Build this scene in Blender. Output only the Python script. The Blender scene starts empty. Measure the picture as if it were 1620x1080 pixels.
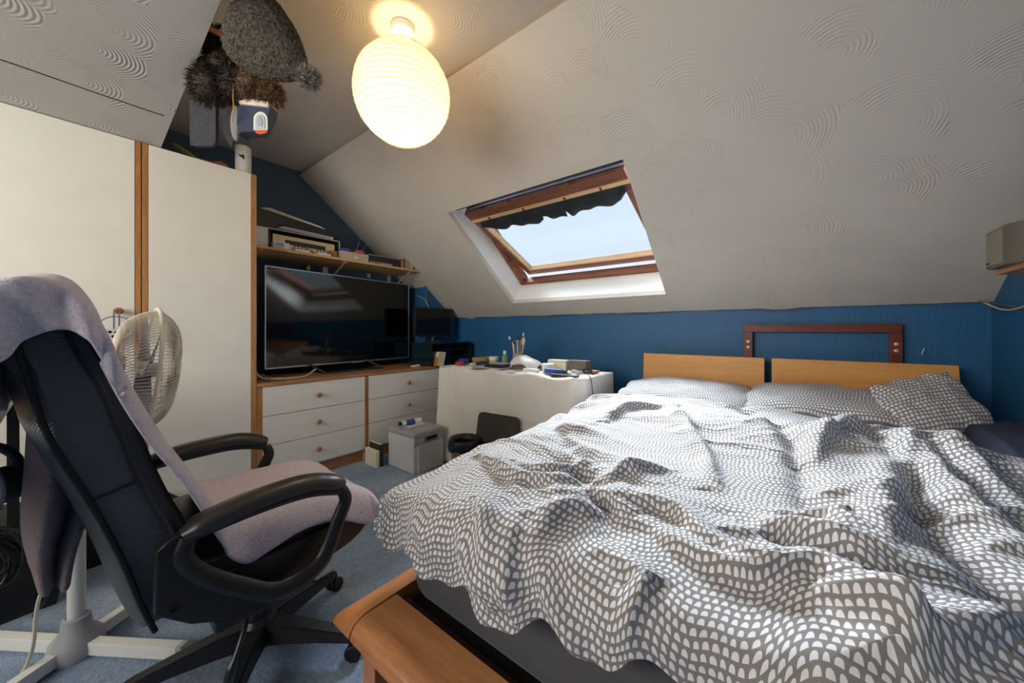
import bpy, bmesh, math, random
import numpy as np
from mathutils import Vector, Matrix, noise
random.seed(7); np.random.seed(7)
sc = bpy.context.scene
COL = sc.collection
PI = math.pi
# ---------------------------------------------------------------- camera, world, lights, exposure
cd = bpy.data.cameras.new('camera'); cam = bpy.data.objects.new('camera', cd); COL.objects.link(cam)
cam.location = (0, 0, 1.06); cam.rotation_euler = (PI/2, 0, math.atan(445/563.))
cd.sensor_width = 36; cd.lens = 12.51; cd.shift_y = -0.01142; cd.clip_start = 0.02
sc.camera = cam
w = bpy.data.worlds.new('sky'); sc.world = w; w.use_nodes = True
bg = w.node_tree.nodes['Background']
bg.inputs[0].default_value = (0.74, 0.85, 1.0, 1); bg.inputs[1].default_value = .80
def light(name, kind, energy, color, loc=(0,0,0), look=None, **kw):
    l = bpy.data.lights.new(name, kind); l.energy = energy; l.color = color
    o = bpy.data.objects.new(name, l); COL.objects.link(o); o.location = loc
    if look is not None: o.rotation_euler = Vector(look).to_track_quat('-Z', 'Y').to_euler()
    for k, v in kw.items(): setattr(l, k, v)
    return o
# hazy daylight that falls through the roof window, fill added from an unseen window behind the photographer, the bulb
light('sun', 'SUN', 27, (0.86, 0.93, 1.0), look=(0.95, -0.85, -1.0), angle=math.radians(48))
light('rear_fill_light', 'AREA', 60, (1.0, 0.89, 0.76), loc=(-1.5, -1.78, 1.55), look=(-.05, 1, 0.12), shape='RECTANGLE', size=2.0, size_y=1.25)
light('lantern_bulb', 'POINT', 8.5, (1.0, 0.76, 0.42), loc=(-1.365, 0.942, 2.03), shadow_soft_size=0.035)
vs = sc.view_settings
vs.view_transform = 'Standard'; vs.look = 'None'; vs.gamma = 1; vs.exposure = 0.45
try: vs.use_curve_mapping = False
except Exception: pass
sc.cycles.max_bounces = 10; sc.cycles.diffuse_bounces = 8; sc.cycles.transparent_max_bounces = 12
sc.cycles.sample_clamp_indirect = 6; sc.cycles.use_denoising = True
sc.cycles.caustics_reflective = False; sc.cycles.caustics_refractive = False

# ---------------------------------------------------------------- materials
def lin(c):
    r = []
    for x in c:
        x /= 255.0
        r.append(x/12.92 if x <= 0.04045 else ((x+0.055)/1.055)**2.4)
    return (*r, 1)
class NT:
    def __init__(s, name):
        s.m = bpy.data.materials.new(name); s.m.use_nodes = True; s.t = s.m.node_tree
        s.b = s.t.nodes['Principled BSDF']; s.out = s.t.nodes['Material Output']
    def n(s, kind, **kw):
        x = s.t.nodes.new(kind)
        for k, v in kw.items(): setattr(x, k, v)
        return x
    def l(s, a, b): s.t.links.new(a, b)
    def put(s, sock, v):
        if isinstance(v, (int, float, tuple, list)): sock.default_value = v
        else: s.l(v, sock)
    def math(s, op, a, b=0.0, c=None):
        x = s.n('ShaderNodeMath', operation=op); s.put(x.inputs[0], a); s.put(x.inputs[1], b)
        if c is not None: s.put(x.inputs[2], c)
        return x.outputs[0]
    def mix(s, f, a, b):
        x = s.n('ShaderNodeMix', data_type='RGBA'); s.put(x.inputs[0], f); s.put(x.inputs[6], a); s.put(x.inputs[7], b)
        return x.outputs[2]
    def coord(s, kind='Object', scale=(1,1,1)):
        c = s.n('ShaderNodeTexCoord'); m = s.n('ShaderNodeMapping'); m.inputs['Scale'].default_value = scale
        s.l(c.outputs[kind], m.inputs[0]); return m.outputs[0]
    def noise(s, vec, scale, detail=3, rough=.55, dist=0.0):
        x = s.n('ShaderNodeTexNoise'); x.inputs['Scale'].default_value = scale; x.inputs['Detail'].default_value = detail
        x.inputs['Roughness'].default_value = rough; x.inputs['Distortion'].default_value = dist
        s.l(vec, x.inputs['Vector']); return x.outputs[0]
    def ramp(s, f, *stops):
        r = s.n('ShaderNodeValToRGB'); e = r.color_ramp.elements
        while len(e) < len(stops): e.new(0.5)
        for i, (p, c) in enumerate(stops): e[i].position = p; e[i].color = c
        s.put(r.inputs[0], f); return r.outputs[0]
    def bump(s, h, strength=.3, dist=.01):
        b = s.n('ShaderNodeBump'); b.inputs['Strength'].default_value = strength; b.inputs['Distance'].default_value = dist
        s.l(h, b.inputs['Height']); s.l(b.outputs[0], s.b.inputs['Normal'])
MATS = {}
def mat(name, rgb, rough=.6, metal=0.0, var=.08, nscale=8, bump=0.0, bscale=60, bdist=.002, spec=.5, coat=0, sheen=0, stretch=(1,1,1)):
    if name in MATS: return MATS[name]
    t = NT(name); v = t.coord('Object', stretch); c = lin(rgb)
    nz = t.noise(v, nscale)
    hi = tuple(min(1, x*(1+var)) for x in c[:3])+(1,); lo = tuple(x*(1-var) for x in c[:3])+(1,)
    t.l(t.ramp(nz, (.3, lo), (.7, hi)), t.b.inputs['Base Color'])
    t.b.inputs['Roughness'].default_value = rough; t.b.inputs['Metallic'].default_value = metal
    t.b.inputs['Specular IOR Level'].default_value = spec; t.b.inputs['Coat Weight'].default_value = coat
    t.b.inputs['Sheen Weight'].default_value = sheen
    if bump: t.bump(t.noise(v, bscale, 4), bump, bdist)
    MATS[name] = t.m; return t.m
def wood(name, a, b, axis='Y', rough=.42, scale=6, coat=.0):
    t = NT(name); st = {'X': (.12, 1, 1), 'Y': (1, .12, 1), 'Z': (1, 1, .12)}[axis]
    v = t.coord('Object', tuple(x*scale for x in st))
    n1 = t.noise(v, 3, 5, .6, .6); n2 = t.noise(v, 26, 3, .6, .3)
    f = t.math('ADD', t.math('MULTIPLY', n1, .7), t.math('MULTIPLY', n2, .3))
    t.l(t.ramp(f, (.36, lin(b)), (.62, lin(a))), t.b.inputs['Base Color'])
    t.b.inputs['Roughness'].default_value = rough; t.b.inputs['Coat Weight'].default_value = coat
    t.bump(n2, .08, .002); return t.m
def artex(name, rgb, amp=.5, cell=4.2, rings=40, rough=.8, dist=.0016):
    """combed swirl plaster: overlapping fans of concentric arcs"""
    t = NT(name); v = t.coord('UV')
    wv = t.n('ShaderNodeTexNoise'); wv.inputs['Scale'].default_value = 2.5; t.l(v, wv.inputs['Vector'])
    ad = t.n('ShaderNodeVectorMath', operation='MULTIPLY_ADD'); t.l(wv.outputs['Color'], ad.inputs[0])
    ad.inputs[1].default_value = (.09, .09, 0); t.l(v, ad.inputs[2])
    vo = t.n('ShaderNodeTexVoronoi', voronoi_dimensions='2D'); vo.inputs['Scale'].default_value = cell
    vo.inputs['Randomness'].default_value = .8; t.l(ad.outputs[0], vo.inputs['Vector'])
    sc_ = t.n('ShaderNodeVectorMath', operation='SUBTRACT'); t.l(ad.outputs[0], sc_.inputs[0]); t.l(vo.outputs['Position'], sc_.inputs[1])
    sx_ = t.n('ShaderNodeSeparateXYZ'); t.l(sc_.outputs[0], sx_.inputs[0])
    side = t.ramp(t.math('MULTIPLY_ADD', t.math('ADD', t.math('MULTIPLY', sx_.outputs[1], .8), t.math('MULTIPLY', sx_.outputs[0], .6)), cell*1.2, .5), (.46, (0, 0, 0, 1)), (.66, (1, 1, 1, 1)))
    rg = t.math('SINE', t.math('MULTIPLY', vo.outputs['Distance'], rings*2*PI/ 2.2))
    patch = t.noise(v, 2.2, 2)
    mask = t.math('MULTIPLY', side, t.ramp(patch, (.40, (.15, .15, .15, 1)), (.56, (1, 1, 1, 1))))
    fine = t.noise(v, 60, 3)
    h = t.math('ADD', t.math('MULTIPLY', rg, mask), t.math('MULTIPLY', fine, .7))
    stain = t.noise(v, .8, 3)
    c = lin(rgb); lo = tuple(x*.90 for x in c[:3])+(1,)
    t.l(t.ramp(stain, (.35, lo), (.6, c)), t.b.inputs['Base Color'])
    t.b.inputs['Roughness'].default_value = rough; t.b.inputs['Specular IOR Level'].default_value = .25
    t.bump(h, amp, dist); return t.m
def carpet_mat():
    t = NT('blue_carpet'); v = t.coord('Object')
    a = t.noise(v, 260, 2); b = t.noise(v, 3.0, 4); c = t.noise(v, 70, 3)
    f = t.math('ADD', t.math('MULTIPLY', b, .45), t.math('ADD', t.math('MULTIPLY', a, .35), t.math('MULTIPLY', c, .25)))
    t.l(t.ramp(f, (.36, lin((74, 98, 134))), (.52, lin((126, 150, 182))), (.70, lin((192, 202, 216)))), t.b.inputs['Base Color'])
    t.b.inputs['Roughness'].default_value = .95; t.b.inputs['Sheen Weight'].default_value = .3
    t.bump(t.math('ADD', a, c), .9, .006); return t.m
def arches_mat(name, ground, ink):
    """printed cotton: rows of small pale arches on a taupe ground (uv in metres)"""
    t = NT(name); c = t.n('ShaderNodeTexCoord'); s = t.n('ShaderNodeSeparateXYZ')
    wz = t.n('ShaderNodeTexNoise'); wz.inputs['Scale'].default_value = 30; t.l(c.outputs['UV'], wz.inputs['Vector'])
    ad = t.n('ShaderNodeVectorMath', operation='MULTIPLY_ADD'); t.l(wz.outputs['Color'], ad.inputs[0])
    ad.inputs[1].default_value = (.006, .006, 0); t.l(c.outputs['UV'], ad.inputs[2]); t.l(ad.outputs[0], s.inputs[0])
    row = t.math('DIVIDE', s.outputs[1], .0165); ri = t.math('FLOOR', row); fy = t.math('FRACT', row)
    wn = t.n('ShaderNodeTexWhiteNoise', noise_dimensions='1D'); t.l(ri, wn.inputs['W'])
    col = t.math('ADD', t.math('DIVIDE', s.outputs[0], .0130), wn.outputs['Value'])
    ci = t.math('FLOOR', col); fx = t.math('SUBTRACT', t.math('FRACT', col), .5)
    cb = t.n('ShaderNodeCombineXYZ'); t.l(ci, cb.inputs[0]); t.l(ri, cb.inputs[1])
    w2 = t.n('ShaderNodeTexWhiteNoise', noise_dimensions='2D'); t.l(cb.outputs[0], w2.inputs['Vector'])
    half = t.math('ADD', .30, t.math('MULTIPLY', w2.outputs['Value'], .08))
    # arch = inside an ellipse above y=.10
    ex = t.math('POWER', t.math('DIVIDE', t.math('ABSOLUTE', fx), half), 2.4)
    ey = t.math('POWER', t.math('DIVIDE', t.math('MAXIMUM', t.math('SUBTRACT', fy, .12), 0.0), .66), 2.4)
    ins = t.math('LESS_THAN', t.math('ADD', ex, ey), 1.0)
    bot = t.math('GREATER_THAN', fy, .12)
    f = t.math('MULTIPLY', ins, bot)
    t.l(t.mix(f, lin(ground), lin(ink)), t.b.inputs['Base Color'])
    t.b.inputs['Roughness'].default_value = .85; t.b.inputs['Sheen Weight'].default_value = .15
    v = t.coord('UV'); t.bump(t.noise(v, 30, 4), .35, .004); return t.m
def weave_mat(name, rgb, freq=1100, rough=.38):
    t = NT(name); v = t.coord('Object'); s = t.n('ShaderNodeSeparateXYZ'); t.l(v, s.inputs[0])
    a = t.math('SINE', t.math('MULTIPLY', t.math('ADD', s.outputs[1], t.math('MULTIPLY', s.outputs[2], 1.0)), freq))
    b = t.math('SINE', t.math('MULTIPLY', t.math('SUBTRACT', s.outputs[2], s.outputs[0]), freq*.7))
    t.b.inputs['Base Color'].default_value = lin(rgb); t.b.inputs['Roughness'].default_value = rough
    t.bump(t.math('ADD', a, b), .5, .0012); return t.m
def emis(name, rgb, k):
    t = NT(name); t.b.inputs['Base Color'].default_value = lin(rgb)
    t.b.inputs['Emission Color'].default_value = lin(rgb); t.b.inputs['Emission Strength'].default_value = k; return t.m
def glass_mat(name, rgb=(250, 253, 253), alpha=.03):
    t = NT(name); tr = t.n('ShaderNodeBsdfTransparent'); tr.inputs[0].default_value = lin(rgb)
    gl = t.n('ShaderNodeBsdfGlossy'); gl.inputs['Roughness'].default_value = .02
    mx = t.n('ShaderNodeMixShader'); mx.inputs[0].default_value = alpha
    t.l(tr.outputs[0], mx.inputs[1]); t.l(gl.outputs[0], mx.inputs[2]); t.l(mx.outputs[0], t.out.inputs[0]); return t.m
def paper_mat():
    t = NT('lantern_paper'); tl = t.n('ShaderNodeBsdfTranslucent'); tl.inputs[0].default_value = (.38, .34, .26, 1)
    df = t.n('ShaderNodeBsdfDiffuse'); df.inputs[0].default_value = (.95, .90, .76, 1)
    mx = t.n('ShaderNodeMixShader'); mx.inputs[0].default_value = .40
    t.l(tl.outputs[0], mx.inputs[1]); t.l(df.outputs[0], mx.inputs[2])
    em = t.n('ShaderNodeEmission'); em.inputs[0].default_value = (1, .76, .40, 1); em.inputs[1].default_value = .24
    a = t.n('ShaderNodeAddShader'); t.l(mx.outputs[0], a.inputs[0]); t.l(em.outputs[0], a.inputs[1]); t.l(a.outputs[0], t.out.inputs[0]); return t.m

M = {}
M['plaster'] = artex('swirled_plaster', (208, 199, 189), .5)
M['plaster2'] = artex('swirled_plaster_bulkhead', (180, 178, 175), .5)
M['blue'] = mat('blue_wall_paint', (36, 98, 146), .5, var=.10, nscale=2.5, bump=.5, bscale=55, bdist=.004, stretch=(1, 1, .45))
M['blue_shaded'] = mat('shaded_blue_paint', (70, 88, 108), .7, var=.06, nscale=2)  # the blue wall paint, with the upper wall's shade greyed into its colour
M['carpet'] = carpet_mat()
M['white'] = mat('white_laminate', (236, 232, 224), .42, var=.02)
M['oak'] = wood('honey_oak', (196, 142, 88), (158, 102, 55), 'Z')
M['oakY'] = wood('oak_top', (192, 142, 96), (150, 100, 60), 'Y')
M['dark'] = mat('dark_gap', (22, 20, 20), .8)
M['bed'] = wood('warm_cherry', (206, 142, 92), (156, 98, 58), 'X', .38, 4, .15)
M['bedY'] = wood('warm_cherry_y', (214, 144, 92), (184, 116, 70), 'Y', .38, 3, .15)
M['beech'] = wood('beech_ply', (240, 176, 98), (220, 150, 76), 'X', .4, 3, .1)
M['mahog'] = wood('red_mahogany', (128, 52, 30), (84, 30, 18), 'X', .4, 6)
M['dkwood'] = wood('dark_red_board', (78, 40, 30), (50, 26, 20), 'X', .5, 6)
M['sash'] = wood('stained_sash_wood', (150, 92, 66), (98, 56, 40), 'X', .45, 6)
M['pine'] = wood('pale_pine', (226, 190, 148), (204, 160, 116), 'X', .5, 6)
M['sheet'] = mat('grey_sheet', (82, 81, 87), .9, var=.10, nscale=5, bump=.25, bscale=9, bdist=.02, sheen=.2)
M['duvet'] = arches_mat('arch_print_cotton', (134, 127, 125), (226, 225, 231))
M['navy'] = mat('navy_cotton', (44, 50, 72), .9, bump=.3, bscale=30, bdist=.004)
M['blk'] = mat('black_plastic', (34, 34, 36), .38, var=.05)
M['blkm'] = mat('matt_black', (18, 18, 20), .6, var=.05)
M['leather'] = mat('black_leather', (54, 51, 50), .34, bump=.25, bscale=120, bdist=.0015)
M['carbon'] = weave_mat('carbon_weave_leather', (86, 87, 91))
M['screen'] = mat('black_screen', (5, 6, 8), .07, var=0, spec=.6)
M['silver'] = mat('silver_metal', (178, 180, 184), .3, .8, var=.03)
M['grey'] = mat('grey_plastic', (172, 172, 176), .45, var=.03)
M['lgrey'] = mat('light_grey_plastic', (214, 214, 212), .42, var=.03)
M['champ'] = mat('champagne_metal', (212, 192, 160), .35, .3, var=.04)
M['beige'] = mat('beige_plastic', (188, 180, 158), .5, var=.05)
M['taupe'] = mat('taupe_plastic', (112, 104, 94), .5, var=.05)
M['wht'] = mat('white_plastic', (232, 230, 226), .4, var=.02)
M['cream'] = mat('cream_enamel', (236, 226, 210), .4, var=.03)
M['cloth'] = mat('off_white_cloth', (234, 227, 218), .9, var=.05, nscale=4, bump=.3, bscale=14, bdist=.006)
M['towel'] = mat('lilac_towelling', (236, 222, 234), .98, var=.12, nscale=120, bump=1.0, bscale=320, bdist=.004, sheen=.5)
M['towel2'] = mat('mauve_towelling', (178, 150, 148), .98, var=.14, nscale=120, bump=1.0, bscale=320, bdist=.004, sheen=.2)
M['paperc'] = mat('paper', (228, 218, 194), .8, var=.06, nscale=20)
M['card'] = mat('brown_card', (176, 130, 84), .8, var=.1)
M['bag'] = mat('black_nylon', (30, 30, 34), .6, bump=.4, bscale=25, bdist=.01)
M['bin'] = mat('black_bin_bag', (20, 24, 28), .28, bump=.8, bscale=35, bdist=.01)
M['wicker'] = mat('wicker', (166, 118, 86), .7, var=.2, nscale=60, bump=.8, bscale=90, bdist=.004)
M['glassd'] = mat('dark_green_glass', (22, 44, 50), .06, var=0, spec=.7)
M['pane'] = glass_mat('window_glass')
M['knit'] = mat('charcoal_knit', (80, 72, 64), .98, var=.9, nscale=110, bump=1, bscale=140, bdist=.01)
M['yarn'] = mat('pompom_yarn', (150, 142, 132), .98, var=.6, nscale=60)
M['fur'] = mat('dark_brown_fur', (52, 40, 32), .7, var=.4, nscale=30)
M['fur2'] = mat('brown_fur', (124, 98, 74), .7, var=.4, nscale=30)
M['felt'] = mat('charcoal_felt', (62, 62, 68), .95, var=.2, nscale=50)
M['denim'] = mat('navy_cap_cotton', (62, 68, 88), .9, var=.12, nscale=40)
M['fabric'] = mat('black_blind_fabric', (26, 32, 36), .75, bump=.5, bscale=18, bdist=.02)
M['galv'] = mat('grey_flashing', (190, 192, 204), .5, .1)
M['cordw'] = mat('cream_cable', (205, 196, 176), .5)
M['red'] = mat('red_print', (190, 40, 60), .5); M['pinkp'] = mat('pink_gloss', (214, 70, 100), .2)
M['purple'] = mat('purple_gloss', (84, 76, 160), .2); M['green'] = mat('lime_green', (150, 170, 70), .5)
M['bluep'] = mat('blue_print', (40, 70, 160), .45); M['orange'] = mat('orange_print', (210, 90, 40), .6)
M['lcd'] = mat('blue_lcd', (130, 170, 200), .2); M['yel'] = mat('yellow_label', (220, 186, 90), .5)
M['leaf'] = mat('dried_leaf', (160, 168, 98), .6, var=.2, nscale=30); M['terra'] = wood('turned_wood', (196, 140, 90), (140, 84, 46), 'Y')
M['lantern'] = paper_mat()

# ---------------------------------------------------------------- geometry helpers
WORLD = {}
def V(*a): return Vector(a)
class B:
    def __init__(s): s.bm = bmesh.new()
    def box(s, x0, x1, y0, y1, z0, z1, bev=0.0, seg=2, mx=None):
        vs_ = [s.bm.verts.new((x, y, z)) for x in (x0, x1) for y in (y0, y1) for z in (z0, z1)]
        fs = [s.bm.faces.new([vs_[i] for i in f]) for f in ((0,1,3,2),(4,6,7,5),(0,4,5,1),(2,3,7,6),(0,2,6,4),(1,5,7,3))]
        new = vs_
        if bev:
            es = list({e for f in fs for e in f.edges})
            r = bmesh.ops.bevel(s.bm, geom=es, offset=bev, segments=seg, affect='EDGES', profile=.5)
            new = list({v for v in r['verts']} | {v for v in vs_ if v.is_valid})
        if mx is not None: bmesh.ops.transform(s.bm, matrix=mx, verts=new)
        return s
    def prism(s, pts, a, b, axis='X', bev=0.0):
        """polygon pts in the other two axes, extruded along axis from a to b"""
        def P(p, q):
            return {'X': (q, p[0], p[1]), 'Y': (p[0], q, p[1]), 'Z': (p[0], p[1], q)}[axis]
        A = [s.bm.verts.new(P(p, a)) for p in pts]; C = [s.bm.verts.new(P(p, b)) for p in pts]
        fs = [s.bm.faces.new(A), s.bm.faces.new(C[::-1])]; n = len(pts)
        for i in range(n): fs.append(s.bm.faces.new((A[i], C[i], C[(i+1) % n], A[(i+1) % n])))
        if bev:
            es = list(set(fs[0].edges) | set(fs[1].edges))
            bmesh.ops.bevel(s.bm, geom=es, offset=bev, segments=3, affect='EDGES', profile=.5)
        return s
    def tube(s, pts, r, n=8, cap=True, flat=1.0, up=None):
        pts = [Vector(p) for p in pts]; R = r if isinstance(r, (list, tuple)) else [r]*len(pts)
        t0 = (pts[1]-pts[0]).normalized()
        u = Vector(up) if up else (V(0,0,1) if abs(t0.z) < .9 else V(1,0,0))
        prev = None; rings = []
        for i, p in enumerate(pts):
            a = pts[max(0, i-1)]; b = pts[min(len(pts)-1, i+1)]; t = (b-a).normalized()
            if prev is None: x = t.cross(u).normalized()
            else:
                x = prev - t*prev.dot(t)
                x = x.normalized() if x.length > 1e-6 else t.cross(u).normalized()
            prev = x; y = x.cross(t)
            rings.append([s.bm.verts.new(p + x*math.cos(2*PI*k/n)*R[i]*flat + y*math.sin(2*PI*k/n)*R[i]) for k in range(n)])
        for A, C in zip(rings, rings[1:]):
            for k in range(n): s.bm.faces.new((A[k], A[(k+1) % n], C[(k+1) % n], C[k]))
        if cap: s.bm.faces.new(rings[0][::-1]); s.bm.faces.new(rings[-1])
        return s
    def lathe(s, prof, c=(0,0,0), axis=(0,0,1), n=24, closed=False):
        """prof: (radius, height) along axis from c"""
        ax = Vector(axis).normalized(); x = ax.cross(V(0,0,1) if abs(ax.z) < .9 else V(1,0,0)).normalized(); y = ax.cross(x)
        c = Vector(c); rings = []
        for r, h in prof:
            if r < 1e-5: rings.append([s.bm.verts.new(c+ax*h)])
            else: rings.append([s.bm.verts.new(c+ax*h+(x*math.cos(2*PI*k/n)+y*math.sin(2*PI*k/n))*r) for k in range(n)])
        for A, C in zip(rings, rings[1:]):
            for k in range(n):
                a, b2 = A[k % len(A)], A[(k+1) % len(A)]; c2, d = C[(k+1) % len(C)], C[k % len(C)]
                f = []
                for q in (a, b2, c2, d):
                    if q not in f: f.append(q)
                if len(f) > 2: s.bm.faces.new(f)
        return s
    def ball(s, c, r, seg=16, mx=None):
        rr = r if isinstance(r, (tuple, list)) else (r, r, r)
        m = Matrix.Translation(c) @ (mx or Matrix.Identity(4)) @ Matrix.Diagonal((*rr, 1))
        bmesh.ops.create_uvsphere(s.bm, u_segments=seg, v_segments=max(6, seg//2+2), radius=1, matrix=m); return s
    def grid(s, P, uv=None, closed_u=False, thick=0.0):
        """P[i][j] points"""
        h = len(P); wd = len(P[0]); vv = [[s.bm.verts.new(p) for p in row] for row in P]
        lay = s.bm.loops.layers.uv.verify() if uv is not None else None
        for i in range(h-1):
            for j in range(wd-1):
                f = s.bm.faces.new((vv[i][j], vv[i][j+1], vv[i+1][j+1], vv[i+1][j]))
                if lay is not None:
                    for lp, (a, b) in zip(f.loops, ((i,j),(i,j+1),(i+1,j+1),(i+1,j))): lp[lay].uv = uv[a][b]
        return s
    def xf(s, mx): bmesh.ops.transform(s.bm, matrix=mx, verts=s.bm.verts[:]); return s
    def build(s, name, m, parent=None, loc=None, sharp=35, fix=True, local=False, flat=False):
        if fix: bmesh.ops.recalc_face_normals(s.bm, faces=s.bm.faces[:])
        for e in s.bm.edges:
            if len(e.link_faces) == 2 and e.calc_face_angle(0) > math.radians(sharp): e.smooth = False
        for f in s.bm.faces: f.smooth = not flat
        me = bpy.data.meshes.new(name); base = V(0,0,0)
        if parent is not None: base = WORLD[parent.name]
        elif loc is not None: base = Vector(loc)
        if not local: bmesh.ops.translate(s.bm, vec=-base, verts=s.bm.verts[:])
        nf = len(s.bm.faces); s.bm.to_mesh(me); s.bm.free(); me.materials.append(M[m] if isinstance(m, str) else m)
        o = bpy.data.objects.new(name, me); COL.objects.link(o)
        if parent is not None: o.parent = parent
        else: o.location = base
        if flat or name in FLATW: pass
        elif nf < 1500:
            wn = o.modifiers.new('wn', 'WEIGHTED_NORMAL'); wn.keep_sharp = True; wn.weight = 80
        WORLD[o.name] = base.copy(); return o
FLATW = ()
def tag(o, label=None, cat=None, group=None, kind=None):
    for k, v in (('label', label), ('category', cat), ('group', group), ('kind', kind)):
        if v: o[k] = v
    return o
def thing(name, label, cat, loc=(0,0,0), group=None):
    o = bpy.data.objects.new(name, None); COL.objects.link(o); o.location = loc; o.empty_display_size = .05
    WORLD[o.name] = Vector(loc); return tag(o, label, cat, group)
def solid(o, t, off=-1):
    m = o.modifiers.new('thick', 'SOLIDIFY'); m.thickness = t; m.offset = off; return o
def sub(o, n=1):
    m = o.modifiers.new('subd', 'SUBSURF'); m.levels = n; m.render_levels = n; return o
def catmull(pts, n=6):
    pts = [Vector(p) for p in pts]; out = []
    q = [pts[0]*2-pts[1]] + pts + [pts[-1]*2-pts[-2]]
    for i in range(1, len(q)-2):
        for k in range(n):
            t = k/n; a, b, c, d = q[i-1:i+3]
            out.append(.5*((2*b)+(c-a)*t+(2*a-5*b+4*c-d)*t*t+(3*b-a-3*c+d)*t**3))
    out.append(pts[-1]); return out
def knob(parent, x, y, z, m='terra', r=.019):
    b = B().lathe([(0,0),(.007,0),(.007,.012),(r,.018),(r*1.02,.026),(r*.7,.034),(0,.036)], (x, y, z), (1,0,0), 16)
    return b.build('knob', m, parent)
def uvplane(b, pts, uvs):
    lay = b.bm.loops.layers.uv.verify(); f = b.bm.faces.new([b.bm.verts.new(p) for p in pts])
    for lp, u in zip(f.loops, uvs): lp[lay].uv = u
    return f

# ---------------------------------------------------------------- room shell
XL, XR, YB, YF, ZC = -3.3, .745, 2.761, -1.6, 2.41
KZ = 1.225; SL = .8; YC = YB-(ZC-KZ)/SL           # knee wall top, roof slope, crease
def rz(y): return KZ+SL*(YB-y)
S_ = lambda o: tag(o, kind='structure')
S_(B().box(XL-.1, XR+.1, YF-.1, YB+.1, -.06, 0).build('floor', 'carpet'))
S_(B().prism([(YF-.1, 0), (YB+.1, 0), (YB+.1, KZ-.08+.03), (YC, ZC+.04), (YF-.1, ZC+.04)], XL-.1, XL).build('wall_left', 'blue_shaded'))
S_(B().prism([(2.345, 0), (YB, 0), (YB, rz(YB)), (2.345, rz(2.345))], XL, -3.0).build('wall_left_pier', 'blue'))
S_(B().prism([(YF-.1, 0), (YB+.1, 0), (YB+.1, KZ-.05), (YC, ZC+.04), (YF-.1, ZC+.04)], XR, XR+.1).build('wall_right', 'blue'))
S_(B().box(XL, XR, YB, YB+.1, 0, KZ+.02).build('wall_back', 'blue'))
b = B()
uvplane(b, [(XL, YF, ZC), (XR, YF, ZC), (XR, YC, ZC), (XL, YC, ZC)], [(XL, YF), (XR, YF), (XR, YC), (XL, YC)])
o = S_(b.build('ceiling', 'plaster', fix=False, flat=True)); solid(o, .05, 1)
# sloping ceiling with the roof-window opening
WX0, WX1, WY0, WY1 = -2.045, -.692, 1.826, 2.62
L = lambda y: (YB-y)*math.hypot(1, SL)
b = B()
xs = [XL, WX0, WX1, XR]; ys = [YB, WY1, WY0, YC]
for i in range(3):
    for j in range(3):
        if i == 1 and j == 1: continue
        a, c, p, q = xs[i], xs[i+1], ys[j], ys[j+1]
        uvplane(b, [(a, p, rz(p)), (c, p, rz(p)), (c, q, rz(q)), (a, q, rz(q))], [(a, 3+L(p)), (c, 3+L(p)), (c, 3+L(q)), (a, 3+L(q))])
bmesh.ops.remove_doubles(b.bm, verts=b.bm.verts[:], dist=1e-5)
o = S_(b.build('ceiling_slope', 'plaster', fix=False, flat=True)); solid(o, .04, 1)
S_(B().prism([(YC-.15, ZC+.052), (YC-.15, ZC+.16), (YC+.2, ZC+.16), (YC+.2, rz(YC+.2)+.055), (YC, ZC+.052)], XL-.1, XR+.1).build('leak_blocker_2', 'dark'))  # unseen slab added over the crease to block leaking sun
S_(B().prism([(YB-.04, rz(YB-.04)+.055), (YB+.1, rz(YB)+.02), (YB+.1, rz(YB)+.16), (YB-.04, rz(YB)+.16)], XL-.1, XR+.1).build('leak_blocker_3', 'dark'))  # unseen cap added along the knee wall to block sun
S_(B().box(XL-.1, XR+.1, YF-.1, YC-.1, ZC+.06, ZC+.12).build('leak_blocker_4', 'dark'))  # unseen slab added above the flat ceiling to block sun
for k_, x_ in enumerate((XL-.06, XR+.06)):
    S_(B().prism([(YC-.1, ZC), (YB+.1, rz(YB+.1)-.0), (YB+.1, rz(YB)+.18), (YC-.1, ZC+.2)], x_-.055, x_+.055).build('leak_blocker_%d' % (5+k_), 'dark'))  # unseen blockers added over both gable ends against sun leaks
# bulkhead over the wardrobes
b = B(); X0, X1, BY = -2.70, -1.15, .335; bz = lambda x: 2.052+.109*(x-X0)
uvplane(b, [(X0, YF, bz(X0)), (X1, YF, bz(X1)), (X1, BY, bz(X1)), (X0, BY, bz(X0))], [(X0, YF), (X1, YF), (X1, BY), (X0, BY)])
uvplane(b, [(X0, BY, bz(X0)), (X1, BY, bz(X1)), (X1, BY, ZC), (X0, BY, ZC)], [(X0, 1), (X1, 1), (X1, 1.3), (X0, 1.3)])
uvplane(b, [(X1, YF, bz(X1)), (X1, BY, bz(X1)), (X1, BY, ZC), (X1, YF, ZC)], [(5, 1), (7, 1), (7, 1.3), (5, 1.3)])
uvplane(b, [(XL, YF, bz(X0)), (X0, YF, bz(X0)), (X0, BY, bz(X0)), (XL, BY, bz(X0))], [(XL, YF), (X0, YF), (X0, BY), (XL, BY)])
uvplane(b, [(XL, BY, bz(X0)), (X0, BY, bz(X0)), (X0, BY, ZC), (XL, BY, ZC)], [(XL, 1), (X0, 1), (X0, 1.3), (XL, 1.3)])
bmesh.ops.remove_doubles(b.bm, verts=b.bm.verts[:], dist=1e-5)
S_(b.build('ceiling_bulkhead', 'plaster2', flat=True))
b = B().tube([(-2.37, BY-.03, bz(-2.37)-.001), (-2.372, .1, bz(-2.37)-.001), (-2.365, -.1, bz(-2.37)-.001), (-2.372, -.5, bz(-2.37)-.001)], .0022, 5)
S_(b.build('leak_blocker_1', 'dark'))
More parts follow.
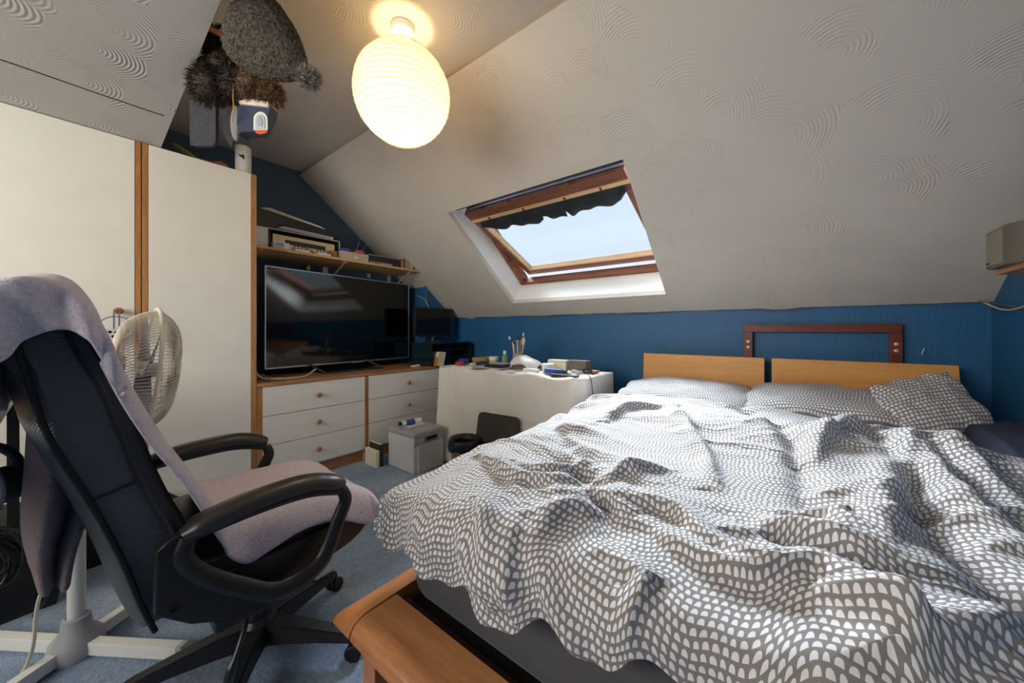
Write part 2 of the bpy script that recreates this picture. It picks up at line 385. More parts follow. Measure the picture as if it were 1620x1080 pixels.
# front wall behind the photographer, with an unseen window added to let in fill light
b = B(); fx0, fx1, fz0, fz1 = -2.5, -.5, .95, 2.15
for a, c, p, q in ((XL, fx0, 0, ZC), (fx1, XR, 0, ZC), (fx0, fx1, 0, fz0), (fx0, fx1, fz1, ZC)): b.box(a, c, YF-.1, YF, p, q)
S_(b.build('wall_front', 'blue'))
wf = S_(B().box(fx0, fx1, YF-.07, YF-.03, fz0, fz0+.05).box(fx0, fx1, YF-.07, YF-.03, fz1-.05, fz1).box(fx0, fx0+.05, YF-.07, YF-.03, fz0, fz1)
        .box(fx1-.05, fx1, YF-.07, YF-.03, fz0, fz1).box(-1.52, -1.48, YF-.07, YF-.03, fz0, fz1).build('window_added', 'wht'))
B().box(fx0+.05, fx1-.05, YF-.052, YF-.048, fz0+.05, fz1-.05).build('pane', 'pane', wf)

# ---------------------------------------------------------------- roof window
nrm = V(0, SL, 1).normalized(); dn = V(0, 1, -SL).normalized()
c0 = V((WX0+WX1)/2, (WY0+WY1)/2, rz((WY0+WY1)/2)); hx = (WX1-WX0)/2; hs = (WY1-WY0)/2*math.hypot(1, SL)
win = bpy.data.objects.new('window_1', None); COL.objects.link(win); win.location = c0; WORLD['window_1'] = c0.copy(); S_(win)
win['label'] = 'open pivot roof window in the sloping ceiling'
R = Matrix(((1,0,0),(0,dn.y,nrm.y),(0,dn.z,nrm.z))).to_4x4()   # local x, s(down), n
def wbuild(b, name, m, mx=None, parent=win):
    b.xf((Matrix.Translation(c0) @ R) @ (mx or Matrix.Identity(4))); return b.build(name, m, parent)
D = .19
b = B()   # white reveal lining, splayed open box
b.box(-hx-.012, -hx, -hs-.012, hs+.012, 0, D+.06).box(hx, hx+.012, -hs-.012, hs+.012, 0, D+.06)
b.box(-hx, hx, hs, hs+.012, 0, D+.06).box(-hx, hx, -hs-.012, -hs, 0, D+.06)
rv = wbuild(b, 'reveal_lining', mat('reveal_white', (236, 234, 228), .5, var=.02))
b = B()
b.box(-hx, -hx+.035, -hs, hs, D, D+.10, .003).box(hx-.035, hx, -hs, hs, D, D+.10, .003).box(-hx, hx, hs-.03, hs, D, D+.07, .003).box(-hx, hx, -hs, -hs+.03, D, D+.10, .003)
wbuild(b, 'window_frame', 'sash')
wbuild(B().box(-hx+.06, hx-.005, -hs+.028, -hs+.052, D-.10, D-.05, .003), 'grey_flashing', 'galv')
b = B().box(-hx+.05, hx, -hs-.002, -hs+.028, .005, D+.0)
wbuild(b, 'gap_shade_strip', 'blkm')  # black strip put in for the shade of the gap above the sash
ang = math.radians(-15.5); piv = Matrix.Translation((0, 0, D)) @ Matrix.Rotation(-ang, 4, 'X')
sx = hx-.045
sa = wbuild(B().box(-sx, sx, -.435, -.355, -.026, .045, .004), 'sash_top_rail', 'sash', piv)
wbuild(B().box(-sx+.05, sx, -.441, -.435, .004, .020, .001), 'metal_bar', 'galv', piv)
wbuild(B().box(-sx+.04, sx, -.443, -.435, .021, .048), 'gap_shade_edge', 'blkm', piv)  # black edge on the rail, continuing the painted shade of the gap
wbuild(B().box(-sx-.005, sx+.005, -.355, -.325, -.03, .02, .002), 'pine_strip', 'pine', piv)
wbuild(B().box(-sx, -sx+.05, -.355, .46, -.02, .045, .004), 'sash_side_rail', 'sash', piv)
wbuild(B().box(sx-.05, sx, -.355, .46, -.02, .045, .004), 'sash_side_rail', 'sash', piv)
wbuild(B().box(-sx+.05, -sx+.066, -.355, .44, -.018, .03, .002), 'glazing_bead', 'pine', piv)
wbuild(B().box(-sx, sx, .445, .50, -.02, .045, .004), 'sash_bottom_rail', 'sash', piv)
wbuild(B().box(-sx+.05, sx-.05, .428, .445, -.016, .03, .002), 'glazing_bead', 'pine', piv)
wbuild(B().box(-sx, sx, .50, .512, -.01, .04), 'seal_strip', 'blkm', piv)
wbuild(B().box(-sx+.05, sx-.05, -.36, .44, .012, .016), 'pane', 'pane', piv)
for x in (-.42, -.18, .3): wbuild(B().box(x, x+.02, -.47, -.45, -.05, -.03, .003), 'catch', 'mahog', piv, )
for x in (-.45, -.13, .2, .45): wbuild(B().box(x, x+.012, -.352, -.326, -.036, -.029, .001), 'clip', 'mahog', piv)
# black blackout fabric slumped over the top of the glass
P = []; N = 70
for i in range(15):
    row = []
    for j in range(N):
        t = j/(N-1); x = -sx+.075+t*(2*sx-.11)
        dep = .145+.03*math.sin(t*PI)+.012*math.sin(t*23)+.010*math.sin(t*51+1)
        if .44 < t < .50: dep -= .035
        if .60 < t < .63: dep -= .065
        if t < .06: dep *= .55+t*7
        if t > .94: dep *= .45+(1-t)*9
        q = i/14; row.append((x, -.335+dep*q, -.012-.030*math.sin(q*PI)**.7-.01*math.sin(t*37+q*3)*math.sin(q*PI)))
    P.append(row)
b = B().grid(P); bl = wbuild(b, 'blackout_fabric', 'fabric', piv); solid(bl, .004)

# ---------------------------------------------------------------- bed
def vnoise(x, y, seed=0):
    xi = np.floor(x).astype(int); yi = np.floor(y).astype(int); xf = x-xi; yf = y-yi
    u = xf*xf*xf*(xf*(xf*6-15)+10); v = yf*yf*yf*(yf*(yf*6-15)+10)
    rs = np.random.RandomState(seed); G = rs.rand(256)*2*PI; Pm = rs.permutation(256)
    def g(a, b_, dx, dy):
        h = G[Pm[(Pm[a & 255]+b_) & 255]]; return np.cos(h)*dx+np.sin(h)*dy
    n00 = g(xi, yi, xf, yf); n10 = g(xi+1, yi, xf-1, yf); n01 = g(xi, yi+1, xf, yf-1); n11 = g(xi+1, yi+1, xf-1, yf-1)
    return (n00*(1-u)+n10*u)*(1-v)+(n01*(1-u)+n11*u)*v
RIDGES = [[(-0.6,0.56),(-0.52,0.5),(-0.47,0.47)],[(-0.59,0.62),(-0.52,0.56),(-0.47,0.53)],[(-0.77,0.85),(-0.64,0.8),(-0.54,0.8),(-0.45,0.87)],[(-0.66,0.88),(-0.57,0.86),(-0.5,0.96),(-0.49,1.02)],[(-0.48,0.62),(-0.42,0.5),(-0.39,0.46),(-0.35,0.43)],[(-0.4,0.57),(-0.32,0.48),(-0.28,0.45)],[(-0.25,0.79),(-0.17,0.75),(-0.07,0.73),(0.02,0.8),(0.06,0.78),(0.1,0.71),(0.11,0.65)],[(-0.09,0.87),(-0.01,0.95),(0.05,0.92),(0.11,0.86)],[(-0.0,1.03),(0.06,1.05),(0.1,0.99)],[(-0.4,0.93),(-0.36,1.04),(-0.29,1.12)],[(-0.31,0.86),(-0.22,0.88),(-0.1,0.78),(-0.04,0.77)],[(-0.48,1.93),(-0.31,1.52),(-0.21,1.29),(-0.16,1.08)],[(0.04,1.43),(0.13,1.79),(0.30,2.05)],[(0.32,1.82),(0.3,1.53),(0.32,1.31),(0.33,1.09)],[(0.46,2.05),(0.39,1.71),(0.39,1.52),(0.41,1.35)],[(0.32,1.89),(0.18,1.2),(0.13,0.96)],[(-0.28,0.64),(-0.2,0.62),(-0.2,0.55),(-0.2,0.51)],[(0.11,0.64),(0.15,0.7),(0.22,0.8),(0.25,0.83)],[(0.09,0.78),(0.12,0.71),(0.12,0.67)],[(-0.63,1.46),(-0.6,1.69),(-0.47,1.86)],[(-0.45,0.87),(-0.29,0.81)],[(-0.42,0.6),(-0.4,0.73),(-0.33,0.78)]]
GROOVES = [[(-0.24,2.15),(-0.07,1.85),(0.01,1.5),(0.03,1.0)],[(-.80,1.30),(-.62,1.12),(-.42,1.06)],[(.22,1.95),(.25,1.5),(.22,1.1),(.30,.75)],[(-.12,.95),(.03,.88),(.14,.80)],[(-.55,.98),(-.40,.86),(-.30,.72)]]
def poly_d(X, Y, pts):
    """signed distance to a polyline and the running fraction"""
    best = np.full(X.shape, 9.0); sgn = np.zeros(X.shape); fr = np.zeros(X.shape); n = len(pts)-1
    for i in range(n):
        ax, ay = pts[i]; bx, by = pts[i+1]; dx, dy = bx-ax, by-ay; LL = dx*dx+dy*dy+1e-9
        t = np.clip(((X-ax)*dx+(Y-ay)*dy)/LL, 0, 1); px, py = X-(ax+t*dx), Y-(ay+t*dy)
        d = np.hypot(px, py); m = d < best
        best = np.where(m, d, best); s = np.sign(-(px*.55-py*.83)); sgn = np.where(m, s, sgn); fr = np.where(m, (i+t)/n, fr)
    return best, sgn, fr
def smooth_poly(p):
    return [(v.x, v.y) for v in catmull([(a, b_, 0) for a, b_ in p], 4)]
XE, YE, RR = -.895, .615, .065
NU, NW = 300, 330
Uu = np.concatenate([np.linspace(-1.13, -.80, 46)[:-1], np.linspace(-.80, .72, NU-45)])
def over(x): return np.interp(x, [-1.2, -.92, -.8, -.6, -.47, -.36, -.28, -.2, -.1, .1, .8], [.20, .19, .165, .16, .17, .135, .14, .10, .11, .13, .12]) + .02
Wt = np.linspace(0, 1, NW)**1.15
hemj = .012*np.sin(Uu*31)+.008*np.sin(Uu*67+1)
WW = np.array([(YE-over(Uu)+hemj)+(2.24+.03*np.sin(Uu*9)+.02*np.sin(Uu*23)-(YE-over(Uu)))*t for t in Wt]); UU = np.tile(Uu, (NW, 1))
Z = np.zeros_like(WW)
Z += .040*vnoise(UU*2.2+5, WW*2.2+3, 1) + .010*vnoise(UU*5+2, WW*5, 2)
wx = UU+.10*vnoise(UU*3, WW*3, 3); wy = WW+.10*vnoise(UU*3+9, WW*3+4, 4)
def ridged(a, fx, fy, seed, pw=2.2):
    ca, sa_ = math.cos(a), math.sin(a); p = wx*ca+wy*sa_; q = -wx*sa_+wy*ca
    return np.clip(1-np.abs(vnoise(p*fx, q*fy, seed))*2.6, 0, 1)**pw
m1 = np.clip(.5+2.2*vnoise(UU*1.9+3, WW*1.9+8, 9), 0, 1); mC = np.clip((-.35-UU)*4, 0, 1)*np.clip((1.15-WW)*4, 0, 1)
pm = np.clip(.62+1.8*vnoise(UU*2.6+1, WW*2.6+2, 21), .12, 1)
FA = .034*ridged(-.12, .9, 4.2, 11, 1.7)+.012*ridged(-.25, 2.2, 10, 12, 1.6); FB = .034*ridged(.42, .9, 4.2, 13, 1.7)+.012*ridged(.6, 2.2, 10, 14, 1.6)
FC = .026*ridged(2.15, 1.2, 5.5, 16, 1.7)+.010*ridged(2.4, 2.4, 12, 17, 1.6)
Z += pm*((m1*FA+(1-m1)*FB)*(1-mC)+FC*mC)
Z += .004*pm*ridged(.2, 7, 22, 15)
for k, p in enumerate(RIDGES):
    d, sg, fr = poly_d(UU+.01*vnoise(UU*14, WW*14, 50+k), WW+.01*vnoise(UU*14+4, WW*14, 90+k), smooth_poly(p))
    env = np.clip(np.sin(PI*np.clip(fr, .04, .96)), 0, 1)**.5; ln = sum(math.dist(a, c) for a, c in zip(p, p[1:]))
    a = .024+.036*min(ln, .6); wd_ = .012+.018*min(ln, .6)
    Z += a*env*np.where(sg > 0, np.exp(-(d/(wd_*2.4))**2*1.2), np.exp(-(d/wd_)**2))
Z = np.where(Z > 0, Z, Z*.6)
for p in GROOVES:
    d, sg, fr = poly_d(UU+.015*vnoise(UU*11, WW*11, 71), WW, smooth_poly(p)); env = np.clip(np.sin(PI*np.clip(fr, .05, .95)), 0, 1)**.5
    Z -= .040*env*np.exp(-(d/.035)**2)
# overall loft: higher towards the pillows, dropping at the far hem
Z += np.interp(WW, [.4, .7, 1.2, 1.9, 2.12, 2.3], [.0, .010, .015, .050, .045, -.02]) - .09*np.clip((UU-.42)*4, 0, 1)*np.clip((WW-1.55)*3, 0, 1)
Z -= .03*np.clip((UU+.75)*-8, 0, 1)
ZT = .625
def fold(a):
    th = np.minimum(np.maximum(a, 0)/RR, PI/2); rest = np.maximum(a-RR*PI/2, 0)
    return RR*np.sin(th), RR*(1-np.cos(th))+rest
AX = np.maximum(XE-UU, 0); AY = np.maximum(YE-WW, 0); AM = np.maximum(AX, AY)*(1-.22*np.minimum(AX, AY)/(np.maximum(AX, AY)+1e-6)); HY = np.hypot(AX, AY)+1e-9
oo, dd = fold(AM); ox = oo*AX/HY; oy = oo*AY/HY; dzx = dd*(AX/HY)**2; dzy = dd*(AY/HY)**2
PX = np.where(UU < XE, XE-ox, UU); PY = np.where(WW < YE, YE-oy, WW)
Zl = .030*vnoise(UU*1.6+1, WW*1.6, 33); ln_ = np.clip((WW-.60)*6, 0, 1)*np.clip((2.2-WW)*8, 0, 1); PY = PY-.60*np.clip(Z-.01, 0, .12)*ln_
fX = np.clip(dzx/.06, 0, 1); fY = np.clip(dzy/.06, 0, 1)
PZ = ZT - dd + Z*(1-.75*np.maximum(fX, fY))
PX -= fX*(Z*.8+.012*np.sin(WW*22)+.01); PY -= fY*(Z*1.0+.010*np.sin(UU*26+1)-.006)
Pg = [[(PX[i, j], PY[i, j], PZ[i, j]) for j in range(PX.shape[1])] for i in range(NW)]
G3 = np.stack([PX, PY, PZ], -1)
lu = np.linalg.norm(np.diff(G3, axis=1), axis=2); cu = np.concatenate([np.zeros((NW, 1)), np.cumsum(lu, 1)], 1); mid_ = 140; cu = cu-cu[:, mid_:mid_+1]
lw = np.linalg.norm(np.diff(G3, axis=0), axis=2); cw = np.concatenate([np.zeros((1, PX.shape[1])), np.cumsum(lw, 0)], 0); rm = 150; cw = cw-cw[rm:rm+1, :]
kk = np.hanning(41); kk /= kk.sum()
def sm_(a, ax):
    b_ = np.apply_along_axis(lambda r: np.convolve(np.pad(r, 20, mode='reflect', reflect_type='odd'), kk, 'valid'), ax, a); return b_
UU2 = .35*UU+.65*sm_(cu, 0); WW2 = .2*WW+.8*sm_(cw, 1)
uvg = [[(UU2[i, j], WW2[i, j]) for j in range(PX.shape[1])] for i in range(NW)]
o = B().grid(Pg, uvg).build('duvet', 'duvet', loc=(-.1, 1.3, .6), sharp=179, fix=False)
tag(o, 'rumpled duvet in pale arch print cotton heaped over the bed', 'duvet'); solid(o, .012)

bed = thing('double_bed', 'wooden double bed with grey sheeted mattress and beech headboards', 'bed', (-.15, 1.5, 0))
# mattress
b = B().box(-.895, .66, .635, 2.58, .27, .595, .06, 4)
o = b.build('mattress', 'sheet', bed)
def rail_prof(x0, x1, z0, z1, r):   # rounded outer (x0) edge
    pts = [(x1, z0), (x1, z1)]
    for k in range(7):
        a = PI/2+k*(PI/2)/6; pts.append((x0+r+r*math.cos(a), z1-r+r*math.sin(a)))
    pts += [(x0+.02, z0)]; return pts
b = B(); P = []
xs_ = [-.972+.006*0, -.971, -.966, -.956, -.942, -.924, -.904, -.886]; ys_ = [.452, .453, .458, .468, .482, .500, .525, .56, .62, .8, 1.2, 1.8, 2.62]
def rr2_(d, r=.055): return r-math.sqrt(max(0, r*r-(r-min(d, r))**2))
for y in ys_: P.append([(x, y, .314-.75*max(rr2_(x+.972), rr2_(y-.452))) for x in xs_])
lo = .262
P = [[(x, ys_[0]+.012, lo) for x in xs_]]+P+[[(x, ys_[-1], lo) for x in xs_]]
P = [[(xs_[0]+.012, r[0][1], lo)]+r+[(xs_[-1], r[0][1], lo)] for r in P]
b.grid(P); b.build('side_rail', 'bedY', bed, sharp=50)
B().prism([(y, z) for y, z in rail_prof(.452, .588, .250, .312, .04)], -.883, .70, 'X', .003).build('foot_board', 'bed', bed)
B().box(-.89, .70, .604, .624, .10, .286, .003).build('inner_board', 'dkwood', bed)
B().box(-.88, .66, .626, 2.56, .18, .268).build('slat_platform', 'dark', bed)
B().box(-.885, .70, .590, .603, .10, .24).build('foot_gap_shade', 'dark', bed)  # dark strip standing in for the shade behind the foot board
for x, y in ((-.86, .52), (-.86, 2.5)): B().box(x-.03, x+.03, y-.03, y+.05, 0, .255, .006).build('leg', 'bedY', bed)
for x in (-.845, -.62, -.50): B().box(x, x+.010, .588, .604, .262, .282, .001).build('bracket', 'silver', bed)
for x in (.60,): B().box(x, x+.06, .52, .58, 0, .250, .006).build('leg', 'bedY', bed)
for x0, x1 in ((-.845, -.135), (-.100, .608)):
    f1 = .012 if x0 < -.5 else 0; f2 = .03 if x0 > -.5 else 0
    b = B().prism([(x0-f1, .45), (x1+f2, .45), (x1, .892), (x0, .892)], 2.60, 2.622, 'Y', .004)
    b.build('headboard_panel', 'beech', bed)
# pillows
def pillow(name, label, c, sx_, sy_, sz_, rot=0, tilt=(0, 0), m='duvet', seed=1, corner=None, grp=None):
    n = 44; P = []; Q = []; uv = []
    for side in (1, -1):
        P = []; uv = []
        for i in range(n+1):
            r = []; ur = []
            for j in range(n+1):
                u = -1+2*i/n; v = -1+2*j/n
                px = u*(1-.07*v*v); py = v*(1-.08*u*u)
                h = max(0, (1-abs(u)**2.6)*(1-abs(v)**2.6))**.55
                wr = .10*noise.noise((u*2.2+seed, v*2.2, side))+.05*noise.noise((u*6+seed, v*5, side*2))
                edge = (1-h); z = side*h*(1+wr*2)
                z = z*sz_ + .012*edge*math.sin(u*9+v*7+seed)
                if corner: z += corner*max(0, u*v if (u > 0 and v > 0) else 0)**1.5
                r.append((px*sx_, py*sy_, z)); ur.append((u*sx_+seed, v*sy_*1.1))
            P.append(r); uv.append(ur)
        Q.append((P, uv))
    b = B(); b.grid(*Q[0]); b.grid([r[::-1] for r in Q[1][0]], [r[::-1] for r in Q[1][1]])
    bmesh.ops.remove_doubles(b.bm, verts=b.bm.verts[:], dist=1e-5)
    b.xf(Matrix.Translation(c) @ Matrix.Rotation(rot, 4, 'Z') @ Matrix.Rotation(tilt[0], 4, 'X') @ Matrix.Rotation(tilt[1], 4, 'Y'))
    o = b.build(name, m, loc=c, sharp=179); return tag(o, label, 'pillow', grp)
G = 'pillows at the head of the bed'
pillow('pillow', 'flat pillow lying against the left headboard panel, nearest the table', (-.53, 2.36, .675), .36, .24, .065, .02, (.12, 0), seed=2, grp=G)
pillow('pillow', 'flat pillow lying against the right headboard panel', (.15, 2.36, .69), .36, .23, .075, -.03, (.14, 0), seed=5, grp=G)
pillow('pillow', 'crumpled pillow standing on one corner at right end of bed', (.44, 2.24, .745), .145, .135, .055, .6, (.75, -.35), seed=9, corner=.03, grp=G)
b = B(); P = []; uvs = []
for i in range(40):
    P.append([(.50+.24*j/39, 1.55+.98*i/39, .60+.135*math.sin(PI*min(1, (i+4)/46))*(1-.25*(1-j/39)**2)+.012*noise.noise((i*.12, j*.12, 2))-.12*max(0, (6-j)/6)**2-.02*max(0, (34-i)/34)) for j in range(40)])
o = B().grid(P).build('blanket', 'navy', loc=(.62, 2.0, .6), sharp=179, fix=False); solid(o, .02)
tag(o, 'navy blue blanket bunched in the corner by the right wall', 'blanket')

# red wooden frame leaning on the back wall
fr = thing('empty_picture_frame', 'empty reddish mahogany frame leaning on blue wall behind headboard', 'frame', (.1, 2.72, .5))
B().box(-.25, .448, 2.715, 2.738, 1.045, 1.092, .003).build('frame_rail', 'mahog', fr)
for x in (-.25, .400):
    q = B().box(x, x+.048, 2.715, 2.738, .55, 1.045, .003).build('frame_stile', 'mahog', fr)
    for z in (.985, .95): B().lathe([(0, 0), (.009, 0), (.009, .003), (.005, .004), (0, .004)], (x+.024, 2.715, z), (0, -1, 0), 12).build('screw_plate', 'champ', q)
B().box(-.25, .448, 2.715, 2.738, .50, .55, .003).build('frame_rail', 'mahog', fr)

# ---------------------------------------------------------------- wardrobes
def wardrobe(label, y0, y1, d0, d1, dark_left):
    t = thing('wardrobe', label, 'wardrobe', (-3.0, (y0+y1)/2, 0), 'tall white wardrobes')
    b = B().box(-3.29, -2.722, y0, y0+.018, .0, 2.05).box(-3.29, -2.722, y1-.018, y1, 0, 2.05).box(-3.29, -2.722, y0+.018, y1-.018, 2.03, 2.05).box(-3.29, -3.28, y0+.018, y1-.018, .05, 2.03).box(-3.28, -2.722, y0+.018, y1-.018, .05, .07)
    b.build('carcass', 'white', t)
    d = B().box(-2.72, -2.700, d0, d1, .105, 2.048, .001).build('door', 'white', t)
    for a, c in ((y0, d0-.002), (d1+.002, y1)):
        if c-a > .012: B().box(-2.722, -2.700, a, c, .0, 2.05, .002).build('edge_trim', 'oak', t)
    B().box(-2.75, -2.735, y0+.018, y1-.018, 0, .10).build('plinth', 'oakY', t)
    return t, d
t, d = wardrobe('white wardrobe with a wooden knob, left of the double oak strip', -.245, .259, -.225, .236, 0)
knob(d, -2.700, .178, 1.155, r=.017)
t2, d2 = wardrobe('white wardrobe with a white cylinder on top, next to the television', .263, .775, .287, .745, 0)
# perforated steel disc hung on the knob
ms = thing('kitchen_skimmer', 'perforated grey steel disc hanging from the wardrobe knob', 'utensil', (-2.655, .168, 1.03))
b = B(); n = 28; cy, cz, rr_ = .168, 1.065, .062
ring = lambda r, x: [(x, cy+r*math.cos(2*PI*k/n), cz+r*math.sin(2*PI*k/n)) for k in range(n+1)]
b.tube(ring(rr_, -2.655), .003, 6, cap=False); b.build('rim', 'silver', ms)
holes = [(-.03, -.03), (-.01, -.038), (.01, -.038), (.03, -.03), (-.04, -.012), (-.02, -.016), (0, -.018), (.02, -.016), (.04, -.012)]
b = B().prism([(cy+rr_*math.cos(a), cz+rr_*math.sin(a)) for a in [PI+k*PI/18 for k in range(19)]], -2.657, -2.654, 'X')
b.build('disc', 'lgrey', ms)
b = B()
for hy, hz in holes: b.lathe([(0, 0), (.007, 0), (0, .0005)], (-2.6535, cy+hy, cz+hz), (1, 0, 0), 10)
b.build('hole', 'dark', ms)
B().box(-2.658, -2.652, .158, .164, 1.065, 1.16).box(-2.658, -2.652, .176, .182, 1.03, 1.15).build('handle', 'silver', ms)

# chest of drawers
ch = thing('chest_of_drawers', 'low white chest of six drawers with oak top beneath television', 'chest of drawers', (-3.0, 1.53, 0))
B().box(-3.29, -2.722, .795, .813, 0, .69).box(-3.29, -2.722, 1.518, 1.536, 0, .69).box(-3.29, -2.722, 2.262, 2.280, 0, .69).box(-3.29, -3.28, .80, 2.27, .1, .69).box(-3.29, -2.722, .80, 2.27, .09, .105).build('carcass', 'white', ch)
B().box(-3.29, -2.690, .777, 2.292, .69, .712, .003).build('worktop', 'oakY', ch)
for a, c in ((.777, .806), (1.513, 1.526), (1.528, 1.541), (2.268, 2.288)): B().box(-2.722, -2.700, a, c, .0, .688, .0015).build('edge_trim', 'oak', ch)
B().box(-2.765, -2.745, .82, 2.26, 0, .095).build('plinth', 'oakY', ch)
for (a, c) in ((.808, 1.511), (1.543, 2.266)):
    for z0, z1 in ((.495, .687), (.300, .491), (.105, .296)):
        dr = B().box(-2.72, -2.700, a, c, z0, z1, .001).build('drawer', 'white', ch)
        knob(dr, -2.700, 1.15 if a < 1 else 1.915, (z0+z1)/2, r=.018)

# things on top of the wardrobes
cy_ = thing('paper_roll', 'white cylinder with a small black leaf print on the wardrobe top', 'container', (-2.80, .730, 2.051))
B().lathe([(0, 0), (.043, 0), (.043, .19), (.040, .192), (.036, .186), (0, .186)], (-2.80, .730, 2.051), n=28).build('tube', 'wht', cy_)
b = B()
for dy, dz, s, a in ((0, 0, .016, .2), (-.016, .002, .012, 1.0), (.016, -.006, .010, -1.0), (.004, .018, .008, 2.4)):
    an = (dy/.043); c = Vector((-2.80+.0436*math.cos(an+0.55-.25), .730-.0436*math.sin(.25-an)+0, 2.165+dz))
    b.ball(c, (.002, s*.45, s), 8, Matrix.Rotation(a, 4, 'X'))
b.build('leaf_print', 'dark', cy_)
lf = thing('dried_seed_pod', 'long pale green pod lying tilted on wardrobe top', 'ornament', (-2.84, .49, 2.05))
b = B().tube([(-2.86, .40, 2.155), (-2.855, .43, 2.140), (-2.85, .47, 2.115), (-2.84, .52, 2.085), (-2.83, .58, 2.062)], [.005, .020, .024, .019, .004], 10, flat=.5, up=(1, 0, 0))
b.build('pod', 'leaf', lf)
lf = thing('dried_stalks', 'bundle of dried brown stalks behind the green pod on wardrobe', 'ornament', (-2.88, .46, 2.05))
for k in range(5):
    B().tube([(-2.92, .37+.01*k, 2.06+.006*k), (-2.92+.01*k, .47, 2.085+.006*k), (-2.90, .56+.008*k, 2.078+.012*k)], [.007, .006, .004], 6).build('stalk', ('terra', 'leaf')[k % 2], lf)
o = B().ball((-2.90, .365, 2.085), (.03, .022, .035), 16).build('wooden_bead', 'terra', loc=(-2.90, .365, 2.05)); tag(o, 'small orange brown wooden ball at the left end of wardrobe top', 'ornament')
o = B().lathe([(0, 0), (.03, .0), (.045, .02), (.048, .04), (.036, .062), (.015, .072), (0, .073)], (-2.85, .622, 2.051), n=24).build('turned_wooden_bowl', 'terra', loc=(-2.85, .622, 2.051)); tag(o, 'rounded brown wooden bowl upside down beside the white cylinder', 'bowl')

# ---------------------------------------------------------------- television on the chest
tv = thing('television', 'large black flat screen television with thin silver bezel on chest', 'television', (-2.9, 1.49, .712))
ta = math.atan2(-.12, 1.249); TV = Matrix.Translation((-3.063, 1.572, 0)) @ Matrix.Rotation(-ta, 4, 'Z')   # local x out, y along
def tbuild(b, n, m, p=tv): b.xf(TV); return b.build(n, m, p)
W2 = .665; zb, zt = .770, 1.528
tbuild(B().box(-.045, -.012, -W2+.004, W2-.004, zb+.004, zt-.004, .004), 'housing', 'blkm')
b = B().box(-.012, .002, -W2, W2, zt-.009, zt, .002).box(-.012, .002, -W2, W2, zb, zb+.012, .002).box(-.012, .002, -W2, -W2+.009, zb, zt, .002).box(-.012, .002, W2-.009, W2, zb, zt, .002)
tbuild(b, 'bezel', 'silver')
tbuild(B().box(-.012, -.001, -W2+.009, W2-.009, zb+.012, zt-.009), 'screen', 'screen')
tbuild(B().box(0, .004, .02, .13, zb-.006, zb+.010, .001), 'maker_plate', 'silver')
b = B().tube([(-2.885, 1.29, .718), (-2.915, 1.80, .718)], .007, 8).tube([(-3.16, 1.24, .718), (-3.20, 1.80, .718)], .007, 8)
b.prism([(-2.885, 1.30), (-2.915, 1.79), (-3.19, 1.77), (-3.16, 1.27)], .713, .717, 'Z'); b.build('stand_base', 'blk', tv)
for p, q, r_ in (((-3.04, 1.22, .79), (-2.885, 1.29, .718), (-3.16, 1.24, .718)), ((-3.09, 1.73, .79), (-2.915, 1.80, .718), (-3.20, 1.80, .718))):
    B().tube([p, q], .007, 6).tube([p, r_], .007, 6).build('stand_leg', mat('gunmetal', (92, 92, 96), .4, .5), tv)
# cables left of the TV
def cable(name, pts, r, m, label, grp=None, n=6):
    o = B().tube(catmull(pts, 8), r, n).build(name, m, loc=pts[0]); return tag(o, label, 'cable', grp)
cable('coaxial_cable', [(-3.2, .86, 1.02), (-3.0, .81, .93), (-2.86, .805, .80), (-2.80, .84, .735), (-2.78, .95, .722), (-2.80, 1.1, .722), (-2.86, 1.2, .76)], .006, 'cordw', 'cream cable looping round the lower left corner of the television')
for k in range(4):
    cable('power_lead', [(-3.1+.03*k, .83+.01*k, .72), (-2.9-.02*k, .82+.02*k, .722+.006*k), (-2.86+.02*k, .86+.012*k, .73), (-2.84, .91+.02*k, .720), (-2.95, .95, .719)], .003, ('blk', 'cordw')[k % 2],
          ('tangled black' if k % 2 == 0 else 'tangled cream')+(' lead nearest the wardrobe on chest top' if k < 2 else ' lead nearer the television on chest top'))
o = B().box(-3.26, -3.205, .98, 1.30, .713, .765, .01).build('sound_bar', 'blkm', loc=(-3.2, 1.2, .713)); tag(o, 'black box lying behind the television stand', 'speaker')
o = B().box(-3.28, -3.215, 1.85, 2.16, .713, .765, .006).build('set_top_box', 'blkm', loc=(-3.07, 2, .713)); tag(o, 'flat black box behind the television, right end of chest', 'box')
b = B()
for k in range(4): b.tube(catmull([(-2.80+.01*k, 2.02+.02*k, .717), (-2.77, 2.07+.01*k, .73), (-2.83+.01*k, 2.12, .718)], 5), .006, 6, flat=.4)
o = b.build('crumpled_tissue', 'paperc', loc=(-2.8, 2.07, .713)); tag(o, 'small crumpled cream scrap on the chest top right of television', 'paper')

# ---------------------------------------------------------------- wall shelf over the TV with its things
M['shelf'] = wood('pale_shelf', (226, 182, 124), (200, 152, 96), 'Y')
SX, SZ = -2.875, 1.642
sh = thing('wall_shelf', 'long beech wall shelf on folding brackets above the television', 'shelf', (-3.3, 1.5, SZ))
B().prism([(XL, .79), (SX, .79), (SX, 2.225), (XL, 2.20)], SZ-.018, SZ, 'Z', .001).build('shelf_board', 'shelf', sh)
for y in (.86, 1.46, 2.10):
    q = B().tube([(SX+.03-.08, y, SZ-.022), (XL+.02, y+.01, SZ-.17)], .005, 6).box(XL, XL+.004, y-.012, y+.03, SZ-.20, SZ-.02).build('bracket', 'champ', sh)
    B().box(SX-.075, SX-.03, y-.014, y+.014, SZ-.026, SZ-.018, .002).build('bracket_foot', 'champ', q)
for y in (1.30, 1.86): B().box(XL, XL+.03, y, y+.03, SZ-.07, SZ-.03, .003).build('wall_clip', 'champ', sh)
T = SZ+.0005
